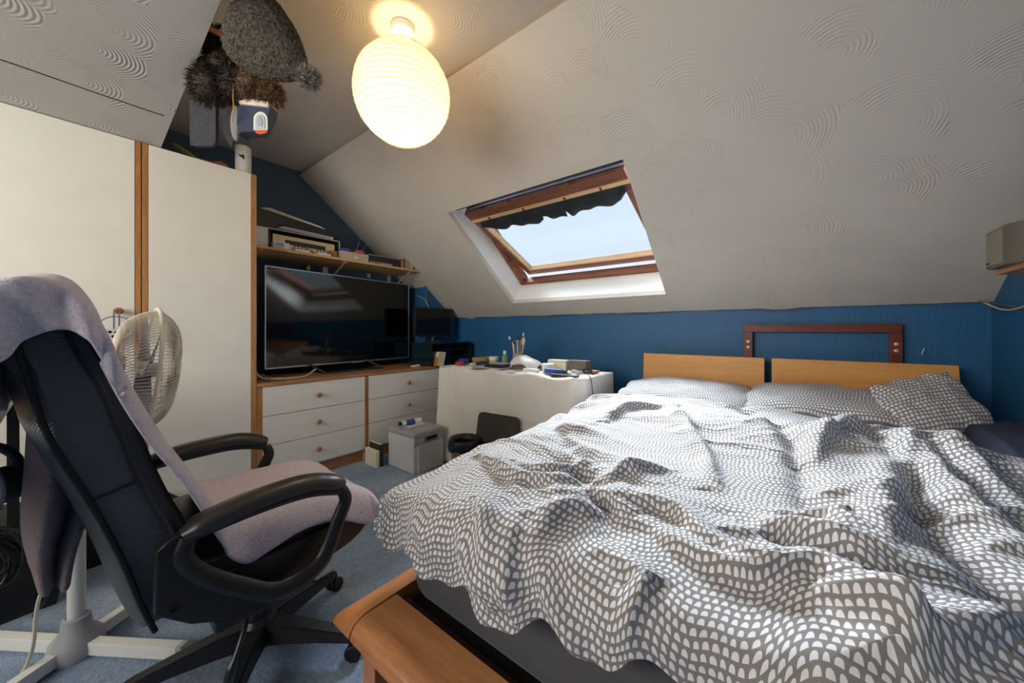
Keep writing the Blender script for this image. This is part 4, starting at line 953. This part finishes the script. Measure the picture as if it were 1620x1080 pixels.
def panel(name, o_, pts, m, parent, th=.010):
    """flat felt shape: pts (right, up) about o_"""
    ax1 = V(.785, .62, 0); n_ = V(-.62, .785, 0); b = B()
    A = [b.bm.verts.new(Vector(o_)+ax1*p[0]+V(0, 0, p[1])-n_*th/2) for p in pts]; C = [b.bm.verts.new(Vector(o_)+ax1*p[0]+V(0, 0, p[1])+n_*th/2) for p in pts]
    b.bm.faces.new(A); b.bm.faces.new(C[::-1]); n = len(pts)
    for i in range(n): b.bm.faces.new((A[i], C[i], C[(i+1) % n], A[(i+1) % n]))
    bmesh.ops.bevel(b.bm, geom=[e for e in b.bm.edges if len(e.link_faces) == 2 and e.calc_face_angle(0) > 1.2 and any(len(f.verts) > 4 for f in e.link_faces)], offset=th*.35, segments=2, affect='EDGES')
    return b.build(name, m, parent)
panel('ear_flap', (-1.945, .372, 1.935), rrect(.108, .20, .022), 'felt', fh, .016).location.z -= .105
panel('ear_flap', (-1.855, .44, 1.835), [(0, .15), (-.028, .11), (-.03, .06), (-.014, .02), (.006, -.01), (.018, .02), (.02, .07), (.025, .15)], 'blk', fh, .012)
for pts, m in (([(-1.985, .335, 2.03), (-1.99, .335, 1.96), (-1.985, .335, 1.90), (-1.98, .337, 1.83)], 'felt'), ([(-1.775, .43, 2.12), (-1.772, .43, 2.06), (-1.778, .43, 2.0), (-1.772, .43, 1.95), (-1.79, .43, 1.905)], 'card')):
    B().tube(catmull(pts, 5), .0045, 6, flat=.5).build('chin_strap', m, fh)
# cap
cp = thing('baseball_cap', 'blue grey cap with white arched badge hanging beneath the fur', 'hat', (-1.78, .50, 1.95))
panel('crown', (-1.765, .505, 1.876), [(-.040, .0), (.035, .0), (.070, .075), (.075, .11), (-.045, .12), (-.06, .09), (-.062, .04), (-.055, -.01)], 'denim', cp, .05)
panel('brim_edge', (-1.765, .497, 1.985), [(-.04, .0), (.076, -.012), (.078, .008), (.0, .020), (-.04, .012)], 'cream', cp, .056)
arch = [(-.028, 0)]+[(-.028*math.cos(a), .045+.03*math.sin(a)) for a in [k*PI/12 for k in range(13)]]+[(.028, 0)]
NF = V(.62, -.785, 0); bd = panel('badge', V(-1.735, .529, 1.880)+NF*.028, arch, 'wht', cp, .004); panel('badge_inner', V(-1.735, .529, 1.884)+NF*.031, [(x*.7, z*.78) for x, z in arch], mat('pale_badge', (176, 190, 200), .7), cp, .003)
panel('badge_emblem', V(-1.735, .529, 1.895)+NF*.033, [(-.008, 0), (.008, 0), (.012, .02), (0, .04), (-.012, .02)], 'grey', cp, .003)
panel('badge_base', V(-1.735, .529, 1.866)+NF*.029, [(-.024, .014), (.030, .014), (.024, .002), (.0, -.004), (-.018, .002)], 'orange', cp, .004)
pf_ = B().ball((-1.835, .455, 1.925), (.032, .02, .075), 14); pf_.build('side_panel', mat('grey_suede', (128, 128, 134), .9), cp)

# ---------------------------------------------------------------- cords, right shelf and speaker
pts = [(-2.9+.0, 2.752, 1.216)]
for k in range(1, 25):
    x = -2.9+k*.15; pts.append((x, 2.750, 1.208-.012*math.sin(k*1.7)**2-.010*(k % 3 == 1)))
cable('trailing_cable', pts, .005, 'cordw', 'cream cable clipped along the top edge of blue back wall')
pts = [(x, 2.745, z-.008-.008*math.sin(i*1.1)) for i, (x, y, z) in enumerate(pts[6:-1])]
cable('trailing_cable', pts, .003, 'taupe', 'thinner brownish cable sagging below the cream one')
cable('corner_cable', [(.70, 2.74, 1.205), (.732, 2.60, 1.15), (.735, 2.42, 1.155), (.735, 2.25, 1.19), (.735, 2.0, 1.27)], .004, 'cordw', 'cream cable drooping on the right wall from the corner')
cable('corner_cable', [(.70, 2.735, 1.20), (.735, 2.55, 1.165), (.738, 2.40, 1.145), (.738, 2.2, 1.18), (.738, 2.0, 1.20)], .003, 'taupe', 'brownish cable drooping lowest on the right wall')
rs = thing('corner_shelf', 'small beech shelf on right wall under the grey speaker', 'shelf', (.70, 2.0, 1.27))
B().box(.60, .742, 1.55, 2.19, 1.266, 1.285, .002).build('shelf_board', 'oakY', rs); B().box(.722, .742, 1.7, 1.73, 1.16, 1.266, .002).build('bracket', 'silver', rs)
s2 = thing('wall_speaker', 'grey beige speaker with dark side on the right wall shelf', 'speaker', (.64, 2.08, 1.286))
b = B().prism([(.573, 2.17), (.585, 2.185), (.735, 2.185), (.735, 1.97), (.60, 1.97), (.573, 2.02)], 1.2855, 1.425, 'Z', .006); b.build('housing', 'taupe', s2)
B().box(.570, .575, 2.035, 2.16, 1.295, 1.415, .001).build('grille', mat('worn_beige', (142, 134, 120), .6), s2); B().box(.568, .571, 2.13, 2.155, 1.302, 1.307).build('badge', 'dark', s2)
B().prism([(.601, 1.966), (.735, 1.966), (.735, 1.972), (.599, 1.972)], 1.295, 1.418, 'Z').build('dark_grille', 'felt', s2)
o = B().tube([(.52, 2.752, .93), (.525, 2.75, .955), (.53, 2.752, .965)], .0025, 5).build('wall_hook', 'wht', loc=(.52, 2.752, .93)); tag(o, 'tiny white wire hook on blue wall right of red frame', 'hook')

# ---------------------------------------------------------------- pedestal fan
fa = thing('pedestal_fan', 'white pedestal fan with wire cage and crossed feet', 'fan', (-1.84, .03, 0))
FB = V(-1.845, .03, 0)
B().lathe([(.028, .085), (.0205, .13), (.0205, .92)], FB, n=24).build('pole', 'wht', fa)
b = B().lathe([(0, .0), (.062, .0), (.066, .03), (.060, .055), (.036, .085), (.032, .12), (.024, .125)], FB, n=28); b.build('base_cover', 'grey', fa)
for k, a in enumerate((math.radians(35), math.radians(125), math.radians(215), math.radians(305))):
    d_ = V(math.cos(a), math.sin(a), 0); mx = Matrix.Translation(FB+V(0, 0, .028)) @ Matrix.Rotation(a, 4, 'Z')
    b = B().box(.05, .36, -.016, .016, -.020, .020, .003); b.xf(mx); ft = b.build('foot', 'wht', fa)
    b = B().prism([(.36, -.024), (.41, -.024), (.41, -.012), (.375, .021), (.36, .021)], -.017, .017, 'Y', .003); b.xf(mx); b.build('end_cap', 'grey', ft)
B().lathe([(.026, .50), (.032, .505), (.032, .56), (.026, .57)], FB, n=20).build('height_collar', 'lgrey', fa)
tl = math.radians(6); fn_ = V(0, math.cos(tl), -math.sin(tl)); fc = V(-1.782, .19, .92); FR = .212
B().lathe([(0, 0), (.040, 0), (.052, .02), (.055, .08), (.045, .105), (0, .105)], fc-fn_*.165, fn_, 24).build('motor', 'lgrey', fa)
B().tube([FB+V(0, 0, .86), fc-fn_*.12+V(0, 0, -.03)], .020, 12).build('neck', 'wht', fa)
fx = V(1, 0, 0); fz = fx.cross(fn_).normalized()
def ringp(r, h, n=64): return [fc+fn_*h+fx*math.cos(2*PI*k/n)*r+fz*math.sin(2*PI*k/n)*r for k in range(n+1)]
B().tube(ringp(FR+.002, 0), .006, 8, cap=False).build('cage_rim', 'cream', fa)
for nm, sgn_, dep in (('front_cage', 1, .066), ('rear_cage', -1, .092)):
    b = B(); nw = 110
    for k in range(nw):
        a = 2*PI*k/nw; pts = []
        for i in range(10):
            f = (i/9)**1.6; r = FR*(1-f)+.035*f; h = dep*(1-((r-.035)/(FR-.035))**5) if r > .035 else dep
            aa = a+sgn_*.42*f; pts.append(fc+fn_*sgn_*h+fx*math.cos(aa)*r+fz*math.sin(aa)*r)
        b.tube(pts, .0016, 3, cap=False)
    for rr2 in (.10, .155): 
        h = dep*(1-((rr2-.035)/(FR-.035))**5); b.tube(ringp(rr2, sgn_*h, 48), .0014, 4, cap=False)
    q = b.build(nm, 'cream', fa, fix=False)
    B().lathe([(0, dep+.004), (.036, dep+.002), (.038, dep-.004), (0, dep-.004)], fc, fn_*sgn_, 24).build('cage_badge', 'cream' if sgn_ > 0 else 'lgrey', q)
b = B()
for k in range(4):
    a = k*PI/2+.4; P = []
    for i in range(8):
        r = .03+.155*i/7; P.append([fc+fn_*(-.012+.035*(j/6-.5))+fx*math.cos(a+(j/6-.5)*.95)*r+fz*math.sin(a+(j/6-.5)*.95)*r for j in range(7)])
    q = B().grid(P).build('blade', mat('smoky_blade', (150, 152, 166), .25), fa, fix=False); solid(q, .002)
B().lathe([(0, .03), (.025, .02), (.032, -.03), (0, -.03)], fc, fn_, 20).build('hub', 'lgrey', fa)
B().box(-1.90, -1.825, .085, .10, .84, .90, .01).build('control_box', 'lgrey', fa) if False else None
cable('fan_lead', [(-1.86, -.01, .33), (-1.83, -.045, .22), (-1.80, -.055, .10), (-1.80, -.08, .03), (-1.78, -.13, .012), (-1.74, -.22, .010)], .0045, 'cordw', 'pale lead trailing from the fan pole over its foot')

# ---------------------------------------------------------------- office chair
oc = thing('office_chair', 'black leather executive office chair on a five star base', 'chair', (-1.34, .395, 0))
HB = V(-1.36, .395, 0)
for k, a in enumerate([math.radians(x) for x in (38, 110, 182, 254, 326)]):
    d_ = V(math.cos(a), math.sin(a), 0); sd = V(-d_.y, d_.x, 0); b = B(); st_ = []
    for t, wd, z1, z0 in ((.02, .036, .125, .060), (.10, .032, .122, .066), (.20, .027, .105, .066), (.295, .022, .088, .060), (.315, .018, .078, .060)):
        c = HB+d_*t; st_.append([b.bm.verts.new(c+sd*wd+V(0, 0, z0)), b.bm.verts.new(c+sd*wd*.8+V(0, 0, z1)), b.bm.verts.new(c-sd*wd*.8+V(0, 0, z1)), b.bm.verts.new(c-sd*wd+V(0, 0, z0))])
    for A, C in zip(st_, st_[1:]):
        for i in range(4): b.bm.faces.new((A[i], A[(i+1) % 4], C[(i+1) % 4], C[i]))
    b.bm.faces.new(st_[0]); b.bm.faces.new(st_[-1][::-1])
    bmesh.ops.bevel(b.bm, geom=b.bm.edges[:], offset=.004, segments=2, affect='EDGES')
    lg = b.build('star_leg', 'blk', oc)
    if k == 1:
        b = B().box(.20, .29, -.014, .014, .104, .107, .001); b.xf(Matrix.Translation(HB) @ Matrix.Rotation(a, 4, 'Z') @ Matrix.Rotation(.12, 4, 'Y') @ Matrix.Translation((0, 0, .028)))
        b.build('silver_label', 'silver', lg)['label'] = 'silver label plate'
    wc = HB+d_*.305
    ca = B().lathe([(0, -.024), (.022, -.024), (.026, -.020), (.026, -.006), (.020, -.004), (.020, .004), (.026, .006), (.026, .020), (.022, .024), (0, .024)], wc+V(0, 0, .027)+d_*.008, sd, 20).build('caster', 'blkm', oc)
    B().tube([wc+V(0, 0, .03), wc+V(0, 0, .075)], .008, 8).build('caster_stem', 'silver', ca)
B().lathe([(0, .055), (.048, .055), (.050, .125), (.040, .14), (.030, .142), (.030, .24), (.028, .242), (0, .242)], HB, n=24).build('hub', 'blk', oc)
B().lathe([(.014, .24), (.014, .34)], HB, n=16).build('gas_lift', 'silver', oc)
B().box(-1.46, -1.24, .22, .50, .325, .365, .015).build('tilt_mechanism', 'blkm', oc)
B().tube(catmull([(-1.25, .36, .33), (-1.12, .30, .30), (-1.08, .26, .235), (-1.085, .25, .19)], 5), [.006]*10+[.012]*6, 8).build('lever', 'blk', oc)
# seat: profile in (y, z) swept over x
def swept(prof, x0, x1, crown=0, n=16, rx=.05):
    """closed profile swept along x with rounded ends"""
    cyc = sum(p[0] for p in prof)/len(prof); czc = sum(p[1] for p in prof)/len(prof); P = []
    xs_ = [0, .15, .35, .6, 1]; L = []
    for q in xs_: L.append((x0+rx*q*1.0, 1-.20*(1-q)**2*1.0))
    for k in range(1, n): L.append((x0+rx+(x1-x0-2*rx)*k/n, 1))
    for q in xs_[::-1]: L.append((x1-rx*q, 1-.20*(1-q)**2))
    for x, s in L:
        m = (x-x0)/(x1-x0); P.append([V(x, cyc+(y-cyc)*s, czc+(z-czc)*s+crown*math.sin(m*PI)) for y, z in prof]+[V(x, cyc+(prof[0][0]-cyc)*s, czc+(prof[0][1]-czc)*s+crown*math.sin(m*PI))])
    b = B().grid(P); b.bm.faces.new([b.bm.verts.new(p) for p in P[0][:-1]]); b.bm.faces.new([b.bm.verts.new(p) for p in P[-1][:-1]][::-1])
    bmesh.ops.remove_doubles(b.bm, verts=b.bm.verts[:], dist=1e-5); return b
def sm(p, n=4):
    q = [V(a, c, 0) for a, c in p]; q = q+[q[0]]; r = catmull(q, n); return [(v.x, v.y) for v in r[:-1]]
swept(sm([(.17, .405), (.19, .455), (.30, .462), (.45, .468), (.58, .470), (.640, .455), (.652, .425), (.635, .395), (.56, .368), (.42, .355), (.25, .365)]), -1.635, -1.105, .0).build('seat_base', 'leather', oc)
swept(sm([(.17, .455), (.19, .498), (.30, .508), (.45, .512), (.57, .510), (.628, .492), (.640, .470), (.60, .460), (.45, .458), (.30, .452)]), -1.625, -1.112, .006).build('seat_cushion', 'leather', oc)
swept(sm([(.30, .452), (.45, .460), (.60, .461), (.645, .468), (.60, .466), (.45, .466), (.30, .459)], 2), -1.637, -1.102).build('seat_piping', 'blkm', oc)
BACK = [(.121, .389), (.100, .458), (.068, .584), (.025, .719), (-.002, .791), (-.028, .871), (-.042, .944), (-.058, 1.03), (-.058, 1.10), (-.025, 1.135), (.012, 1.12), (.034, 1.03), (.066, .949), (.092, .856), (.116, .762), (.145, .671), (.172, .599), (.190, .50), (.175, .42), (.15, .39)]
b = swept(BACK, -1.63, -1.115, 0, 20, .035)
for v in b.bm.verts:      # wings of the back curve forward, waisted outline
    m = (v.co.x+1.3725)/.2575; wst = 1-.10*math.exp(-((v.co.z-.70)/.06)**2); v.co.y += .035*abs(m)**3*(1 if v.co.z < 1.0 else .4)-.03; v.co.x = -1.3725+m*.2575*(1 if m < 0 else 1)*(1-.0*wst)
b.build('backrest', 'carbon', oc)
# side bolsters: smoother leather strip on the front edge, and piping along the rear edge, a seam across
for xx in (-1.113, -1.632):
    B().tube([(xx, y+.004, z) for y, z in catmull2] if False else [(xx, p.x, p.y) for p in catmull([V(y+.008, z, 0) for y, z in BACK[:9]], 4)], .0055, 6).build('piping', 'blkm', oc)
    B().tube([(xx-.012 if xx > -1.3 else xx+.012, p.x, p.y) for p in catmull([V(y-.008, z, 0) for y, z in BACK[10:18]], 4)], [.024]*29, 10, flat=.8).build('bolster', 'leather', oc)
B().tube([(-1.1135, p.x, p.y) for p in catmull([V(.028, .715, 0), V(.06, .722, 0), V(.10, .735, 0), (.128, .745, 0)], 4)], .003, 5).build('seam', 'blkm', oc)
for xx in (-1.10,): pass
PADTOP = [(0.160,0.600),(0.169,0.629),(0.201,0.644),(0.302,0.656),(0.421,0.659),(0.492,0.646),(0.530,0.617),(.528,.590)]
PADBOT = [(0.171,0.603),(0.222,0.602),(0.302,0.615),(0.421,0.613),(0.518,0.575)]
LOOP = [(0.518,0.585),(0.528,0.549),(0.507,0.501),(0.481,0.438),(0.452,0.398),(0.397,0.378),(0.335,0.385),(0.269,0.434),(0.201,0.499),(0.167,0.555),(0.175,0.600)]
for s in (1, -1):
    xc = -1.3725+s*.318
    b = B(); prof = PADTOP[::1]+PADBOT[::-1]; mid = catmull([V(xc, (a[0]+c[0])/2, (a[1]+c[1])/2) for a, c in zip([(.163, .615), (.222, .648), (.302, .656), (.421, .659), (.510, .632)], [(.163, .600), (.222, .602), (.302, .615), (.421, .613), (.522, .580)])], 6)
    n_ = len(mid); rad = [.012+.012*min(1, i/3)*min(1, (n_-1-i)/3+.4) for i in range(n_)]
    pd = b.tube(mid, rad, 14, flat=1.55).build('arm_pad', 'leather', oc)
    b = B()
    for q in (-1, 1): b.tube([p+V(q*.034, 0, -.002) for p in mid[3:-3]], .0018, 5)
    b.build('stitching', 'grey', pd)
    lp_ = catmull([V(xc, y, z) for y, z in LOOP], 5); B().tube(lp_, [.013+.006*math.sin(PI*i/(len(lp_)-1)) for i in range(len(lp_))], 12, flat=1.25, up=(1, 0, 0)).build('arm_loop', 'blk', oc)
    B().tube(catmull([V(xc, .165, .60), V(xc, .30, .612), V(xc, .42, .610), V(xc, .515, .585)], 5), .014, 10, flat=1.3).build('arm_underside', 'blk', oc)
    b = B().prism([(.123, .587), (.145, .606), (.175, .612), (.180, .566), (.170, .548), (.185, .512), (.279, .418), (.355, .386), (.400, .378), (.40, .362), (.326, .352), (.273, .352), (.179, .400), (.121, .455)], xc-.014-s*.012, xc+.010-s*.012, 'X', .005)
    pl = b.build('arm_bracket', 'blk', oc)
    for y, z in ((.155, .565), (.15, .455), (.375, .374)): B().lathe([(0, 0), (.011, 0), (.011, .003), (.006, .004), (.006, .001), (0, .001)], (xc+s*.010-s*.012+(0 if s > 0 else -.012), y, z), (s, 0, 0), 14).build('bolt', 'blkm', pl)
    B().box(min(xc, xc-s*.07), max(xc, xc-s*.07), .22, .38, .345, .375, .008).build('arm_mount', 'blk', pl)

# towels on the chair
def twnoise(p, s=1.0): return .010*noise.noise((p[0]*7*s, p[1]*7*s, p[2]*7*s))
prof = [(-.080, .885), (-.080, .95), (-.080, 1.03), (-.082, 1.10), (-.078, 1.145), (-.035, 1.162), (.005, 1.150), (.035, 1.10), (.055, 1.03), (.078, .96), (.085, .93)]
pc_ = [(v.x, v.y) for v in catmull([V(a, c, 0) for a, c in prof], 5)]
P = []
for i in range(46):
    s = i/45; row = []
    for k, (y, z) in enumerate(pc_):
        x = -1.70+.60*min(s, .80)/.80; q = V(x, y, z)
        f = max(0, (s-.76)/.24)
        if f > 0:          # folds down over the near side
            ang_ = min(f*2.2, PI/2); drop = max(0, f-.45)/.55; ln = .17+.05*math.sin(k*.11)
            t = k/(len(pc_)-1); lim = min(.130, max(.0, z-1.01)) if t < .45 else .130-.23*(t-.35)
            q = V(-1.10+.028*math.sin(ang_), y+(.0-y)*.12*drop, z-.018*(1-math.cos(ang_))-drop*lim)
        q += V(0, 0, .010*math.sin(x*19)*(1 if f == 0 else .3)); q.x += (.010*math.sin(k*.33+s*9)+.006*math.sin(k*.8-s*14))*(1 if f > 0 else .3); q.x += twnoise(q)*1.2; q.y += twnoise(q+V(3, 0, 0)); q.z += twnoise(q+V(0, 5, 0))
        row.append(q)
    P.append(row)
o = B().grid(P).build('towel', 'towel', loc=(-1.37, 0, 1.15), sharp=179, fix=False); solid(o, .009, 0); sub(o, 1)
tag(o, 'lilac towel draped over the top of the chair back', 'towel')
# hanging mauve towel behind the back
P = []
for i in range(36):
    t = i/35; z = .86-.37*t; row = []
    for j in range(24):
        u = j/23-.5; wdt = .055+.035*math.sin(min(1, t*1.25)*PI)-.02*max(0, t-.8)*5
        y = -.014+.012*t+u*2*wdt*.62; x = -1.27-.050*math.sin(u*PI*3.2+.6*t)-.10*abs(u)+.015*math.sin(t*6+u*4)
        q = V(x+twnoise((x, u, t), .6)*1.5, y+.012*math.sin(t*5), z+.03*u*math.sin(t*4)+.02*u); row.append(q)
    P.append(row)
o = B().grid(P).build('towel', 'towel2', loc=(-1.27, -.03, .9), sharp=179, fix=False); solid(o, .010, 0); sub(o, 1)
tag(o, 'mauve towel hanging folded behind the chair back', 'towel')
# towel on the seat, running up the front of the back
P = []; path = catmull([V(0, .052, 1.00), V(0, .094, .89), V(0, .134, .79), V(0, .172, .71), V(0, .212, .63), V(0, .246, .565), V(0, .32, .538), V(0, .42, .532), V(0, .54, .530), V(0, .61, .520), V(0, .655, .496), V(0, .668, .470)], 5)
for i, p in enumerate(path):
    t = i/(len(path)-1); row = []
    for j in range(44):
        s = j/43; x = -1.63+.545*s; dy = 0; dz = 0
        on = max(0, min(1, (t-.42)/.1))
        e = max(0, (s-.88)/.12); x -= .035*e*e*on*.4; x += .012*(1-on)*s; dy = -.022*e*e*(1-on); dz = -(.070+.025*math.sin(t*17))*e**1.4*on*(1 if t < .9 else .4)
        e2 = max(0, (.10-s)/.10); dz -= .05*e2**1.5*on
        q = V(x, p.y+dy+(.012 if on < .5 else 0), p.z+dz)
        q.z += on*(.010*noise.noise((x*9, p.y*5, 1))+.006*abs(noise.noise((x*16, p.y*9, 4)))); q.y += (1-on)*(.012*noise.noise((x*8, p.z*6, 2)))
        q.x += .008*noise.noise((x*4, p.y*8, 6))
        row.append(q)
    P.append(row)
o = B().grid(P).build('towel', 'towel', loc=(-1.37, .4, .53), sharp=179, fix=False); solid(o, .008, 1); sub(o, 1)
tag(o, 'lilac towel spread over the chair seat and up its back', 'towel')

# ---------------------------------------------------------------- left edge: desk, bags
ds = thing('corner_desk', 'grey edged desk with wood top at the far left edge', 'desk', (-1.75, -.4, 0))
B().box(-2.30, -1.05, -.75, -.092, .845, .870, .002).build('desktop', 'oakY', ds); B().box(-2.30, -1.05, -.092, -.088, .842, .872, .001).build('edge_band', 'lgrey', ds)
B().box(-1.402, -1.378, -.125, -.098, 0, .843, .002).build('leg', 'blkm', ds); B().box(-2.28, -2.25, -.125, -.098, 0, .843, .002).build('leg', 'blkm', ds)
B().box(-1.402, -1.378, -.72, -.70, 0, .843, .002).build('leg', 'blkm', ds)
o = thing('desktop_computer', 'black computer case with silver edge on the left desk', 'computer', (-1.55, -.25, .871))
B().box(-1.72, -1.50, -.40, -.135, .8705, 1.02, .006).build('case', 'blk', o); B().box(-1.502, -1.496, -.14, -.132, .8705, 1.00, .001).build('silver_edge', 'silver', o)
B().box(-1.68, -1.55, -.135, -.130, .8705, .925, .002).build('red_panel', 'mahog', o)
o = B().ball((-1.83, -.13, .905), (.03, .022, .034), 14).build('wrapped_sweet', 'pinkp', loc=(-1.83, -.13, .871)); tag(o, 'pink and green wrapped packet on the left desk', 'packet')
B().ball((-1.812, -.112, .90), (.014, .008, .012), 10).build('green_patch', 'green', o)
o = B().lathe([(0, 0), (.02, 0), (.024, .03), (.022, .045), (0, .05)], (-1.95, -.14, .871), n=16).build('ink_bottle', 'blk', loc=(-1.95, -.14, .871)); tag(o, 'small black pot at the far end of left desk', 'pot')
hp = thing('headphones', 'black headphones hanging below the left desk edge', 'headphones', (-1.50, -.13, .70))
B().tube([(-1.50, -.13+.065*math.cos(a), .72+.07*math.sin(a)) for a in [2*PI*k/24-PI/2+.6 for k in range(20)]], .010, 8).build('headband', 'blk', hp)
for dy, dz in ((.0, -.08), (.045, -.035)): B().ball((-1.50, -.13+dy, .72+dz), (.022, .042, .045), 14).build('ear_cup', 'blkm', hp)
cable('headphone_lead', [(-1.46, -.115, .84), (-1.455, -.10, .76), (-1.452, -.085, .68), (-1.46, -.10, .62)], .005, 'grey', 'grey lead looping in front of the black headphones')
def softbox(c, s, n, seed, e=.35, squash=0):
    b = B(); bmesh.ops.create_cube(b.bm, size=2); bmesh.ops.subdivide_edges(b.bm, edges=b.bm.edges[:], cuts=n, use_grid_fill=True)
    for v in b.bm.verts:
        p = v.co.copy(); l_ = p.length; r = p.lerp(p.normalized()*1.18, e)
        w_ = 1+.10*noise.noise(p*1.6+V(seed, 0, 0))+.04*noise.noise(p*5+V(seed, 3, 0))
        if p.z < -.9: r.z = -1+.02*abs(noise.noise(p*3))
        v.co = V(c[0]+r.x*s[0]*w_, c[1]+r.y*s[1]*w_, c[2]+r.z*s[2]*(w_ if r.z > 0 else 1))
    return b
bg1 = thing('holdall', 'black holdall on carpet at left with piled cables', 'bag', (-2.42, -.22, 0))
softbox((-2.42, -.25, .165), (.20, .26, .165), 14, 3).build('body', 'bag', bg1)
B().tube(catmull([(-2.20, -.40, .30), (-2.16, -.30, .22), (-2.18, -.15, .24), (-2.22, -.08, .31)], 6), .012, 8, flat=.4).build('strap', 'blkm', bg1)
B().box(-2.23, -2.19, -.10, -.05, .20, .34, .01).build('side_buckle', 'blkm', bg1)
bg2 = thing('rucksack', 'black rucksack slumped between holdall and wardrobe', 'bag', (-2.52, .13, 0))
softbox((-2.53, .10, .13), (.09, .10, .13), 12, 8).build('body', 'bag', bg2)
for k in range(4):
    q = B().tube(catmull([(-2.47+.01*k, .13+.012*k, .25-.01*k), (-2.43, .19+.01*k, .18-.02*k), (-2.44+.01*k, .235+.008*k, .11-.02*k), (-2.42, .255+.01*k, .05-.006*k)], 5), .009, 6, flat=.45).build('strap', 'blkm', bg2)
    B().box(-2.435, -2.405, .25+.01*k, .275+.01*k, .03, .05, .003).build('buckle', 'blk', q)
b = B()
for k in range(14):
    cy2, cz2, r = -.19+.02*random.uniform(-1, 1), .34+.02*random.uniform(-1, 1), .085+.02*random.random()
    b.tube([(-2.12+.006*k*.5+.01*math.sin(3*a+k), cy2+r*math.cos(a), max(.20, cz2-.06+r*1.15*math.sin(a)) ) for a in [2*PI*i/28+k for i in range(29)]], .0035, 5, cap=False)
tag(b.build('cable_coil', 'blk', loc=(-2.12, -.19, .3)), 'bundle of looped black cables hanging on the holdall', 'cable')
cable('black_jack_lead', [(-2.0, -.03, .34), (-1.98, -.02, .25), (-1.985, -.03, .16), (-2.0, -.06, .10)], .004, 'blk', 'black lead with plug hanging below the mauve towel')
